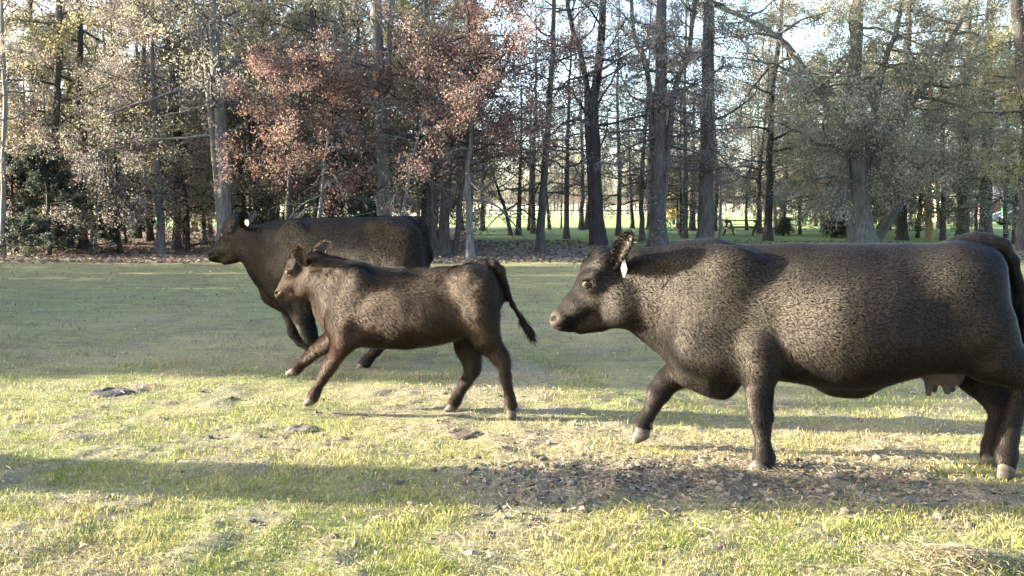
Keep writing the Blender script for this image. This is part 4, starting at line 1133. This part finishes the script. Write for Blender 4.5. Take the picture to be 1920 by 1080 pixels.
# shoulder blade, point of shoulder, upper arm, haunch, hip bones, pin bones
A.cone(1375, 515, 52, 1315, 640, 46, b=0.165, b2=0.165, ky=0.40, k=24, both=True)
A.cone(1312, 640, 38, 1415, 678, 42, b=0.165, b2=0.19, ky=0.5, k=20, both=True)
A.cone(1800, 540, 76, 1820, 630, 64, b=0.15, ky=0.62, k=34, both=True)
A.cone(1860, 490, 15, 1865, 500, 15, b=0.13, ky=1, k=20, both=True)
A.cone(1572, 714, 22, 1610, 721, 20, ky=0.8, k=44)         # navel flap
head(A, lambda u, v: (u, v), 1.0)
# near foreleg: standing
nb_ = 0.185
A.chain([(1420, 650, 40), (1424, 690, 32), (1424, 740, 22), (1426, 780, 23)], b=nb_, ky=0.9, k=14)
A.chain([(1426, 784, 22.5), (1429, 806, 15.5), (1431, 838, 14), (1433, 857, 19), (1424, 872, 16)], b=nb_, ky=0.85, k=8)
# far foreleg: lifted and reaching
fb_ = -0.17
A.chain([(1330, 660, 44), (1285, 692, 34), (1252, 713, 23), (1236, 734, 23.5)], b=fb_, ky=0.85, k=14)
A.chain([(1235, 736, 22.5), (1226, 757, 15.5), (1212, 784, 14.5), (1205, 797, 18.5), (1203, 806, 16)], b=fb_, ky=0.85, k=8)
# near hind leg: bent, hock out behind
A.chain([(1838, 625, 60), (1864, 668, 43), (1905, 692, 25), (1921, 706, 20)], b=0.17, ky=0.72, k=22)
A.chain([(1921, 702, 19), (1911, 748, 15.5), (1892, 818, 16), (1887, 852, 19), (1887, 870, 17)], b=0.15, ky=0.85, k=8)
# far hind leg: forward under the flank
A.chain([(1830, 640, 58), (1842, 700, 42), (1872, 745, 26), (1878, 768, 22)], b=-0.15, ky=0.72, k=20)
A.chain([(1878, 764, 20), (1868, 800, 16), (1862, 836, 18), (1856, 854, 17)], b=-0.15, ky=0.85, k=8)
# raised tail head and tail
A.chain([(1790, 462, 16), (1828, 455, 16), (1854, 455, 14), (1878, 462, 13), (1897, 490, 11.5), (1908, 540, 10), (1916, 590, 8), (1921, 650, 6)], b=0.0, ky=1, k=10)
def A_detail(V):
    a, b_, z = V[:, 0], V[:, 1], V[:, 2]
    nk = np.array([A.at(1200, 560)[0], A.at(1350, 560)[0]])
    wgt = sstep(nk[0] - 0.05, nk[0] + 0.08, a) * sstep(nk[1] + 0.05, nk[1] - 0.15, a) * sstep(0.45, 0.7, z)
    fold = np.sin((a * 1.0 + z * 0.28 + 0.03 * np.sin(z * 9)) * 2 * np.pi / 0.048) * 0.0013 * wgt * np.clip(fbm(V * 6, 2, 77) * 2.6 - 0.75, 0, 1)
    ribs = np.sin((a - z * 0.15) * 2 * np.pi / 0.085) * 0.0002 * sstep(A.at(1470, 560)[0], A.at(1520, 560)[0], a) * sstep(A.at(1690, 560)[0], A.at(1640, 560)[0], a)
    return fold + ribs + (fbm(V * 6, 2, 81) - 0.5) * 0.016 + (fbm(V * np.array([14, 36, 36]), 2, 83) - 0.5) * 0.0006
A.detail = A_detail
Anose = A.at(1040, 600)
A.s_head = 1.0
TA = lambda u, v: (u, v)
A_hairy, A_dark = face_fields(A, TA, Anose, 0.07, 0.17)
def A_hs(P):
    poll = A.at(1115, 487)
    return 0.5 + 0.55 * sstep(0.2, 0.5, np.linalg.norm(P - Anose, axis=1)) + 1.3 * sstep(0.13, 0.03, np.linalg.norm(P - poll, axis=1)) - 0.05 * sstep(0.5, 0.3, P[:, 2])
A.hairy, A.hair_scale = A_hairy, A_hs
def A_tint(P):
    n = sstep(0.085, 0.03, np.linalg.norm((P - Anose) * [1, 0.6, 1], axis=1))[:, None]
    low = sstep(0.55, 0.2, P[:, 2])[:, None]
    return (np.ones((len(P), 3)) * (1 - n) + np.array([26.0, 21.0, 17.0]) * n + low * np.array([1.6, 1.2, 0.9]) * (1 - n)) * A_dark(P)
A.tail_a = A.at(1884, 500)[0]
rootA = empty('cow', (A.O[0], A.O[1], 0), 'large black cow trotting in front with raised tail and pale kite-shaped ear tag', 'cow')
finish(A, rootA, 'body', 0.0085, BLACK, BLACK_HAIR, 400000, 0.0150, 0.0014, default_flow(0.52, None), A_tint, crng, rise=0.42)
eyes(A, rootA, (1101, 531), 1.0)
hoof(A, rootA, 1421, 878, 1408, 889, 20, nb_)
hoof(A, rootA, 1203, 808, 1194, 823, 17, fb_)
hoof(A, rootA, 1885, 880, 1878, 898, 17, 0.15)
hoof(A, rootA, 1853, 862, 1842, 875, 17, -0.15)
eN = ear(A, rootA, A.at(1152, 502, 0.07), A.at(1187, 437, 0.19), 0.062, (-0.75, 0.55, -0.2), BLACK_HAIR, crng)
eF = ear(A, rootA, A.at(1148, 498, -0.07), A.at(1172, 462, -0.24), 0.052, (-0.9, -0.3, -0.2), BLACK_HAIR, crng)
ear_tag(A, rootA, eN, 1170, 503, 0.165, 0.042, 0.115, [(-0.15, 0.5), (0.1, 0.5), (0.5, -0.05), (0.12, -0.5), (-0.12, -0.5), (-0.5, -0.02)])
small_sdf(A, [((1752, 690, 30, 1778, 700, 26), dict(ky=1.3, k=10)), ((1742, 712, 9, 1741, 738, 5), dict(b=0.05, k=6)), ((1772, 712, 9, 1776, 734, 6), dict(b=0.06, k=6)),
              ((1752, 712, 9, 1752, 732, 5), dict(b=-0.05, k=6)), ((1780, 712, 9, 1785, 730, 6), dict(b=-0.04, k=6))], 0.008, 'udder', SKIN, rootA, rootA)
switch(A, rootA, [A.at(1920, 640), A.at(1926, 700), A.at(1930, 760)], 900, 0.22, 0.003, BLACK_HAIR, crng, 0.8)

# ---------------------------------------------------------------- the calf
B = Beast(740, 6.40, math.radians(7))
B.loft([(598, 560, 580, 5), (608, 530, 612, 22), (630, 505, 640, 34), (665, 500, 648, 45), (710, 501, 652, 52), (760, 503, 654, 54), (800, 503, 650, 53), (845, 499, 640, 47),
        (885, 494, 628, 43), (915, 497, 612, 34), (932, 515, 590, 20), (940, 540, 565, 4)], k=10)
B.cone(592, 520, 40, 640, 556, 56, ky=0.52, k=18)
B.cone(592, 492, 12, 672, 512, 14, ky=1.8, k=26)
B.cone(612, 590, 18, 640, 636, 16, ky=0.9, k=14)
B.cone(668, 535, 28, 640, 610, 26, b=0.125, ky=0.45, k=16, both=True)
B.cone(640, 605, 22, 655, 630, 22, b=0.13, ky=0.55, k=14, both=True)
B.cone(895, 545, 38, 898, 600, 33, b=0.105, ky=0.62, k=18, both=True)
B.cone(856, 512, 6, 872, 514, 8, b=0.118, k=26, both=True)
TB = lambda u, v: (545 + (u - 1101) * 0.40, 510 + (v - 531) * 0.60)
head(B, TB, 0.50)
# legs: near fore, far fore, near hind, far hind
B.chain([(646, 610, 25), (640, 645, 19), (620, 682, 12.5), (614, 694, 11.5)], b=0.12, ky=0.85, k=8)
B.chain([(614, 694, 11), (606, 708, 9), (593, 732, 8.5), (588, 741, 10), (583, 748, 9)], b=0.12, ky=0.85, k=5)
B.chain([(640, 625, 24), (612, 645, 16), (592, 657, 12)], b=-0.11, ky=0.85, k=8)
B.chain([(592, 657, 11.5), (578, 670, 9), (562, 684, 8.5), (556, 690, 9.5), (550, 695, 8.5)], b=-0.11, ky=0.85, k=5)
B.chain([(898, 590, 36), (908, 632, 26), (936, 668, 15), (944, 682, 12.5)], b=0.105, ky=0.75, k=12)
B.chain([(944, 680, 12), (948, 705, 10), (956, 745, 9), (958, 760, 11), (958, 768, 10)], b=0.105, ky=0.85, k=5)
B.chain([(880, 610, 32), (878, 650, 24), (886, 685, 14), (886, 695, 13)], b=-0.10, ky=0.75, k=12)
B.chain([(886, 694, 12.5), (874, 715, 10), (858, 742, 9), (853, 752, 11), (848, 759, 10)], b=-0.10, ky=0.85, k=5)
B.chain([(880, 500, 8), (905, 496, 8.5), (924, 494, 7.5), (938, 507, 6.5), (948, 538, 5.2), (961, 572, 4.5), (980, 602, 3.8)], k=6)
B.detail = lambda V: (fbm(V * 8, 2, 91) - 0.5) * 0.013 + (fbm(V * np.array([20, 44, 44]), 2, 93) - 0.5) * 0.0012
Bnose = B.at(526, 550)
B.s_head = 0.62
B.hairy, B_dark = face_fields(B, TB, Bnose, 0.02, 0.07)
B.hair_scale = lambda P: 0.36 + 0.75 * sstep(0.14, 0.40, np.linalg.norm(P - Bnose, axis=1)) - 0.1 * sstep(0.45, 0.28, P[:, 2])
def B_tint(P):
    n = sstep(0.05, 0.015, np.linalg.norm(P - Bnose, axis=1))[:, None]
    fce = sstep(0.34, 0.10, np.linalg.norm(P - Bnose, axis=1))[:, None]
    red = (sstep(B.at(680, 560)[0], B.at(640, 560)[0], P[:, 0]) * sstep(0.9, 0.6, P[:, 2]))[:, None]
    t = np.ones((len(P), 3)) + fce * np.array([4.0, 3.9, 3.6]) + red * np.array([1.3, 0.5, 0.15])
    return (t * (1 - n) + np.array([22.0, 18.0, 16.0]) * n) * B_dark(P)
B.tail_a = B.at(936, 520)[0]
rootB = empty('calf', (B.O[0], B.O[1], 0), 'shaggy brown-black calf running between the two cows with its tail up', 'calf')
finish(B, rootB, 'body', 0.0068, BROWN, BROWN_HAIR, 190000, 0.0230, 0.0017, default_flow(0.42, None), B_tint, crng, rise=0.5, curl=0.4)
eyes(B, rootB, (545, 510), 0.72)
hoof(B, rootB, 582, 750, 574, 757, 9.5, 0.12)
hoof(B, rootB, 549, 696, 540, 701, 9, -0.11)
hoof(B, rootB, 958, 774, 955, 784, 10.5, 0.105)
hoof(B, rootB, 846, 763, 838, 770, 10, -0.10)
ear(B, rootB, B.at(572, 496, 0.06), B.at(563, 459, 0.13), 0.054, (-0.3, 0.95, -0.1), BROWN_HAIR, crng, 0.05, 6.0)
ear(B, rootB, B.at(592, 488, -0.06), B.at(617, 456, -0.14), 0.052, (-0.3, 0.95, -0.1), BROWN_HAIR, crng, 0.0, 7.5)
switch(B, rootB, [B.at(974, 592), B.at(986, 612), B.at(994, 626)], 1100, 0.10, 0.0035, BROWN_HAIR, crng, 0.4)

# ---------------------------------------------------------------- the cow behind
C_ = Beast(640, 8.35, math.radians(17))
C_.loft([(478, 470, 490, 4), (488, 440, 530, 20), (508, 416, 566, 34), (540, 411, 583, 46), (580, 409, 590, 55), (630, 408, 594, 62), (680, 406, 592, 62), (725, 405, 580, 55),
         (762, 408, 562, 46), (784, 420, 540, 32), (796, 445, 515, 18), (801, 470, 490, 4)], k=10)
C_.cone(463, 452, 36, 505, 478, 60, ky=0.5, k=18)
C_.cone(478, 490, 18, 512, 546, 22, ky=0.55, k=14)
C_.cone(512, 552, 20, 545, 575, 18, ky=0.9, k=14)
C_.cone(550, 440, 28, 520, 520, 28, b=0.165, ky=0.45, k=16, both=True)
C_.cone(520, 518, 24, 552, 560, 24, b=0.17, ky=0.5, k=14, both=True)
C_.cone(752, 455, 42, 760, 505, 38, b=0.13, ky=0.62, k=18, both=True)
C_.cone(703, 420, 6, 725, 422, 8, b=0.165, k=26, both=True)
TC = lambda u, v: (427 + (u - 1101) * 0.51, 441 + (v - 531) * 0.58)
head(C_, TC, 0.55)
C_.chain([(555, 550, 28), (566, 585, 22), (578, 622, 16), (582, 634, 14)], b=0.16, ky=0.85, k=8)
C_.chain([(582, 634, 13), (600, 648, 9), (622, 656, 9), (630, 660, 10)], b=0.16, ky=0.85, k=5)
C_.chain([(535, 550, 24), (546, 590, 16), (552, 615, 13), (552, 624, 12.5)], b=-0.15, ky=0.85, k=8)
C_.chain([(552, 624, 12), (562, 640, 9), (578, 650, 9), (584, 656, 10)], b=-0.15, ky=0.85, k=5)
C_.chain([(745, 520, 40), (720, 585, 28), (724, 630, 16), (720, 640, 13)], b=0.13, ky=0.72, k=12)
C_.chain([(720, 640, 12.5), (706, 656, 10), (690, 674, 9), (685, 680, 10), (680, 685, 9.5)], b=0.13, ky=0.85, k=5)
C_.chain([(750, 520, 38), (758, 575, 26), (782, 602, 15), (787, 610, 13)], b=-0.13, ky=0.72, k=12)
C_.chain([(787, 610, 12.5), (778, 622, 10), (762, 636, 9), (756, 640, 10), (750, 643, 9)], b=-0.13, ky=0.85, k=5)
C_.chain([(760, 414, 9), (785, 415, 9), (796, 432, 9), (800, 470, 8), (796, 520, 7), (790, 560, 6)], k=6)
C_.detail = lambda V: (fbm(V * 6, 2, 95) - 0.5) * 0.014 + (fbm(V * np.array([14, 34, 34]), 2, 97) - 0.5) * 0.0006 + np.sin((V[:, 0] + V[:, 2] * 0.25) * 2 * np.pi / 0.06) * 0.0009 * sstep(C_.at(530, 480)[0], C_.at(500, 480)[0], V[:, 0]) * sstep(C_.at(470, 480)[0], C_.at(482, 480)[0], V[:, 0])
Cnose = C_.at(400, 480)
C_.s_head = 0.95
C_.hairy, C_dark = face_fields(C_, TC, Cnose, 0.05, 0.13)
C_.hair_scale = lambda P: np.full(len(P), 1.0) - 0.3 * sstep(0.5, 0.3, P[:, 2])
C_tint = lambda P: (np.ones((len(P), 3)) + 2.5 * sstep(0.07, 0.02, np.linalg.norm(P - Cnose, axis=1))[:, None]) * C_dark(P)
C_.tail_a = C_.at(795, 450)[0]
rootC = empty('cow', (C_.O[0], C_.O[1], 0), 'black cow with white ear tag running behind the calf, partly hidden by it', 'cow')
finish(C_, rootC, 'body', 0.012, BLACK, BLACK_HAIR, 150000, 0.0190, 0.0018, default_flow(0.5, None), C_tint, crng, rise=0.48)
eyes(C_, rootC, (427, 441), 0.92)
hoof(C_, rootC, 634, 662, 640, 668, 9, 0.16); hoof(C_, rootC, 588, 658, 595, 664, 9, -0.15)
hoof(C_, rootC, 677, 688, 667, 694, 10, 0.13); hoof(C_, rootC, 747, 644, 739, 647, 9, -0.13)
eN = ear(C_, rootC, C_.at(460, 428, 0.07), C_.at(459, 394, 0.20), 0.055, (0.1, 1.0, -0.1), BLACK_HAIR, crng)
ear(C_, rootC, C_.at(466, 424, -0.07), C_.at(482, 400, -0.22), 0.05, (-0.8, 0.3, -0.1), BLACK_HAIR, crng)
ear_tag(C_, rootC, eN, 463, 418, 0.19, 0.05, 0.072, [(-0.2, 0.5), (0.45, 0.42), (0.5, -0.15), (0.1, -0.5), (-0.45, -0.2), (-0.5, 0.2)])
switch(C_, rootC, [C_.at(790, 560), C_.at(786, 590), C_.at(782, 610)], 500, 0.14, 0.004, BLACK_HAIR, crng, 0.8)
# ------------------------------------------------------------------ park furniture and small things
def box_mesh(name, sx, sy, sz, mat, bev=0.008):
    bm = bmesh.new(); bmesh.ops.create_cube(bm, size=1.0)
    for v_ in bm.verts: v_.co = Vector((v_.co.x * sx, v_.co.y * sy, v_.co.z * sz))
    if bev: bmesh.ops.bevel(bm, geom=bm.edges[:], offset=bev, segments=1, affect='EDGES')
    me = bpy.data.meshes.new(name); bm.to_mesh(me); bm.free(); me.materials.append(mat); return me
def piece(name, parent, size, loc, mat, rot=(0, 0, 0), bev=0.008, me=None):
    o = add_obj(name, me or box_mesh(name, *size, mat, bev), parent, loc); o.rotation_euler = rot; return o
wm, wnt, wb = new_mat('weathered_wood', rough=0.85, spec=0.2)
wnt.links.new(ramp(wnt, noise_node(wnt, 3, 5, 0.6, mapping(wnt, (2, 14, 14))), [(0.3, (0.06, 0.05, 0.045)), (0.7, (0.17, 0.145, 0.125))]), wb.inputs['Base Color'])
green_paint = new_mat('green_paint', (0.02, 0.13, 0.055), 0.35, 0.5)[0]
yellow_paint = new_mat('yellow_paint', (0.5, 0.38, 0.02), 0.4, 0.5)[0]
rubber = new_mat('rubber', (0.02, 0.02, 0.02), 0.8, 0.3)[0]
pale_paint = new_mat('pale_paint', (0.62, 0.66, 0.63), 0.4, 0.5)[0]
steel = new_mat('dull_steel', (0.3, 0.3, 0.3), 0.45, 0.5)[0]

# picnic table
d_ = 42.0; pc = at_depth(1392, 442, d_)
t_ = empty('picnic_table', (pc.x, d_, 0), 'dark wooden picnic table on the lawn right of the pale sapling', 'table', rz=0.12)
me_top = box_mesh('plank', 2.1, 0.135, 0.045, wm); me_b = box_mesh('bench_plank', 2.1, 0.13, 0.045, wm)
for k in range(5): piece('plank', t_, None, (0, -0.3 + 0.15 * k, 0.78), wm, me=me_top)
for sgn in (-1, 1):
    for q in (0, 1): piece('bench_plank', t_, None, (0, sgn * (0.68 + 0.145 * q), 0.46), wm, me=me_b)
me_leg = box_mesh('leg', 0.09, 0.05, 1.02, wm)
for sx in (-0.75, 0.75):
    for sgn in (-1, 1): piece('leg', t_, None, (sx + 0.05, sgn * 0.42, 0.40), wm, rot=(sgn * 0.62, 0, 0), me=me_leg)
    piece('crossbar', t_, (0.05, 1.75, 0.09), (sx - 0.03, 0, 0.40), wm)
    piece('top_brace', t_, (0.05, 0.72, 0.09), (sx - 0.03, 0, 0.71), wm)

# rail fence between lawn and field, seen through the gap
fd = 98.0; x0, x1 = at_depth(880, 400, fd).x, at_depth(1300, 400, fd).x
f_ = empty('rail_fence', ((x0 + x1) / 2, fd, 0), 'long low rail fence between the park lawn and the sunlit field', 'fence')
hw = (x1 - x0) / 2; me_post = box_mesh('post', 0.11, 0.11, 1.15, wm); np_ = 12; me_rail = box_mesh('rail', 2 * hw / (np_ - 1) - 0.02, 0.05, 0.09, wm)
for k in range(np_): piece('post', f_, None, (-hw + 2 * hw * k / (np_ - 1), 0, 0.5), wm, me=me_post)
for k in range(np_ - 1):
    for z_ in (0.42, 0.86): piece('rail', f_, None, (-hw + 2 * hw * (k + 0.5) / (np_ - 1), -0.09, z_), wm, me=me_rail)

# barn seen between the trunks: cream sunlit boards and a brick-red shed
cream, cnt_, cb = new_mat('cream_boards', rough=0.7, spec=0.2)
cnt_.links.new(ramp(cnt_, noise_node(cnt_, 2, 4, 0.6, mapping(cnt_, (1, 1, 6))), [(0.3, (0.50, 0.44, 0.30)), (0.7, (0.66, 0.60, 0.44))]), cb.inputs['Base Color'])
roofm = new_mat('grey_roof', (0.22, 0.22, 0.24), 0.6, 0.3)[0]; redw = new_mat('dull_red_boards', (0.20, 0.10, 0.095), 0.8, 0.2)[0]; glass_d = new_mat('dark_glass', (0.02, 0.025, 0.03), 0.1, 0.5)[0]
def house(name, label, cat, u0, u1, d_, wall_h, mat, roof_rise, windows=()):
    xa, xb = at_depth(u0, 400, d_).x, at_depth(u1, 400, d_).x; w = xb - xa
    o = empty(name, ((xa + xb) / 2, d_ + 2.5, 0), label, cat)
    piece('wall', o, (w, 5.0, wall_h - 0.0), (0, 0, wall_h / 2), mat, bev=0)
    nb_ = max(4, int(wall_h / 0.28)); me_bd = box_mesh('board', w - 0.02, 0.03, wall_h / nb_ - 0.03, mat, 0)
    for k in range(nb_): piece('board', o, None, (0, -2.517, wall_h * (k + 0.5) / nb_), mat, me=me_bd)
    V = np.array([(-w / 2 - .3, -2.9, wall_h + .003), (w / 2 + .3, -2.9, wall_h + .003), (w / 2 + .3, 0, wall_h + roof_rise), (-w / 2 - .3, 0, wall_h + roof_rise), (-w / 2 - .3, 2.9, wall_h + .003), (w / 2 + .3, 2.9, wall_h + .003)])
    rme = bpy.data.meshes.new('roof'); rme.from_pydata(V.tolist(), [], [(0, 1, 2, 3), (3, 2, 5, 4), (0, 3, 4), (1, 5, 2), (0, 4, 5, 1)]); rme.materials.append(roofm)
    add_obj('roof', rme, o)
    for (fx, fz, ww, wh) in windows:
        wn_ = piece('window', o, (ww, 0.05, wh), (fx * w, -2.56, fz), pale_paint); piece('pane', wn_, (ww - .16, 0.03, wh - .16), (0, -0.02, 0), glass_d, bev=0)
    return o
house('barn', 'cream boarded building glimpsed in sunshine between two thick trunks', 'building', 1766, 1832, 78, 3.4, cream, 1.6, [(-0.25, 1.7, 0.8, 1.0)])
house('shed', 'dull red low shed behind the green farm machine', 'building', 1838, 1990, 84, 1.9, redw, 1.5, [(0.0, 1.1, 0.9, 0.7)])

# green farm machine (tractor with front loader and a flat trailer bed)
gd = 64.0; gc = at_depth(1905, 410, gd)
g_ = empty('tractor', (gc.x, gd, 0), 'green farm machine with long pale bed, parked at the right edge', 'tractor')
piece('chassis', g_, (2.6, 0.5, 0.35), (0.3, 0, 0.62), steel); piece('hood', g_, (1.3, 0.7, 0.55), (-0.35, 0, 1.05), green_paint, bev=0.08)
piece('fender', g_, (1.0, 1.3, 0.10), (0.85, 0, 1.22), green_paint, bev=0.03); piece('seat', g_, (0.4, 0.45, 0.45), (0.75, 0, 1.45), yellow_paint, bev=0.05)
piece('loader_arm', g_, (1.9, 0.09, 0.12), (-0.9, -0.55, 0.95), pale_paint, rot=(0, -0.35, 0)); piece('loader_arm', g_, (1.9, 0.09, 0.12), (-0.9, 0.55, 0.95), pale_paint, rot=(0, -0.35, 0))
piece('bucket', g_, (0.5, 1.5, 0.45), (-1.95, 0, 0.5), steel, bev=0.04)
piece('roll_bar', g_, (0.08, 0.95, 0.08), (1.15, 0, 2.05), green_paint); piece('roll_post', g_, (0.08, 0.08, 0.95), (1.15, -0.44, 1.6), green_paint); piece('roll_post', g_, (0.08, 0.08, 0.95), (1.15, 0.44, 1.6), green_paint)
piece('trailer_bed', g_, (4.2, 1.6, 0.14), (1.6, -1.6, 0.62), pale_paint)
def wheel(r, w, loc):
    bm = bmesh.new(); bmesh.ops.create_cone(bm, cap_ends=True, segments=24, radius1=r, radius2=r, depth=w)
    bmesh.ops.bevel(bm, geom=[e for e in bm.edges if len(e.link_faces) == 2 and any(len(f.verts) > 4 for f in e.link_faces)], offset=r * 0.1, segments=2, affect='EDGES')
    me = bpy.data.meshes.new('wheel'); bm.to_mesh(me); bm.free(); me.materials.append(rubber)
    o = add_obj('wheel', me, g_, loc); o.rotation_euler = (math.pi / 2, 0, 0)
    bm = bmesh.new(); bmesh.ops.create_cone(bm, cap_ends=True, segments=20, radius1=r * 0.55, radius2=r * 0.5, depth=w * 1.06)
    me = bpy.data.meshes.new('rim'); bm.to_mesh(me); bm.free(); me.materials.append(yellow_paint); add_obj('rim', me, o)
for sy in (-0.62, 0.62): wheel(0.62, 0.36, (0.85, sy, 0.62)); wheel(0.36, 0.24, (-0.75, sy, 0.36))
for sx in (0.6, 2.6): wheel(0.3, 0.2, (sx, -2.35, 0.3))

# dung pats on the pasture
prng = np.random.default_rng(8)
def pat(label, u, v_, r, tones):  # last argument: the pat's own two colours, mottled by noise
    c = ground_at(u, v_); k = 18; th = np.arange(k) * 2 * np.pi / k
    rings = [(1.0, -0.01), (0.92, 0.35), (0.7, 0.8), (0.62, 0.62), (0.38, 1.0), (0.3, 0.75)]
    V = [(0, 0, 0.9 * r * 0.28)]
    for q, zz in rings:
        rr = r * q * (1 + prng.normal(0, 0.10, k)); V += [(a, b_, zz * r * 0.28 * (1 + prng.normal(0, 0.15))) for a, b_ in zip(rr * np.cos(th) * 1.25, rr * np.sin(th))]
    F4 = [(1 + i * k + j, 1 + i * k + (j + 1) % k, 1 + (i + 1) * k + (j + 1) % k, 1 + (i + 1) * k + j) for i in range(len(rings) - 1) for j in range(k)]
    L = 1 + (len(rings) - 1) * k
    F3 = [(0, L + j, L + (j + 1) % k) for j in range(k)]
    z0 = float(ground_z(np.array([c.x]), np.array([c.y]))[0])
    mm, mnt, mb = new_mat('dung', rough=0.85, spec=0.2)
    mnt.links.new(ramp(mnt, noise_node(mnt, 22, 4, 0.6, mapping(mnt, (1, 1, 1))), [(0.3, tones[0]), (0.7, tones[1])]), mb.inputs['Base Color'])
    o = add_obj('dung_pat', make_mesh('dung_pat', V, [np.array(F4), np.array(F3)], True, None, [mm]), None, (c.x, c.y, z0))
    tag(o, label, 'dung pat')
pat('dark dung pat alone on the sunlit grass at the left', 210, 740, 0.15, ((0.03, 0.027, 0.024), (0.075, 0.066, 0.056)))
pat('dried grey dung pat under the forelegs of the calf', 565, 806, 0.10, ((0.055, 0.048, 0.04), (0.13, 0.115, 0.09)))
pat('brown dung pat behind the trailing hind hoof of the calf', 866, 816, 0.10, ((0.06, 0.045, 0.034), (0.14, 0.105, 0.075)))
pat('dark dung heap in the trampled patch left of the near cow', 1030, 936, 0.085, ((0.045, 0.038, 0.03), (0.13, 0.11, 0.085)))

# fallen branch on the leaf litter
fl_ = tree_meshes(np.random.default_rng(3), [([np.array(ground_at(340, 468)[:]) + [0, 0, .06], np.array(ground_at(372, 464)[:]) + [0, 0, .12], np.array(ground_at(402, 461)[:]) + [0, 0, .16]], 0.05, 0.03)], 'dark', 'tan', 0.4, 6, 0.6, 0.2, 0, 2, 2, 0, flare=False)
o_ = add_obj('fallen_branch', fl_[0], None, fl_[2]); tag(o_, 'dark fallen branch lying on the leaf litter left of the rear cow\'s nose', 'branch')
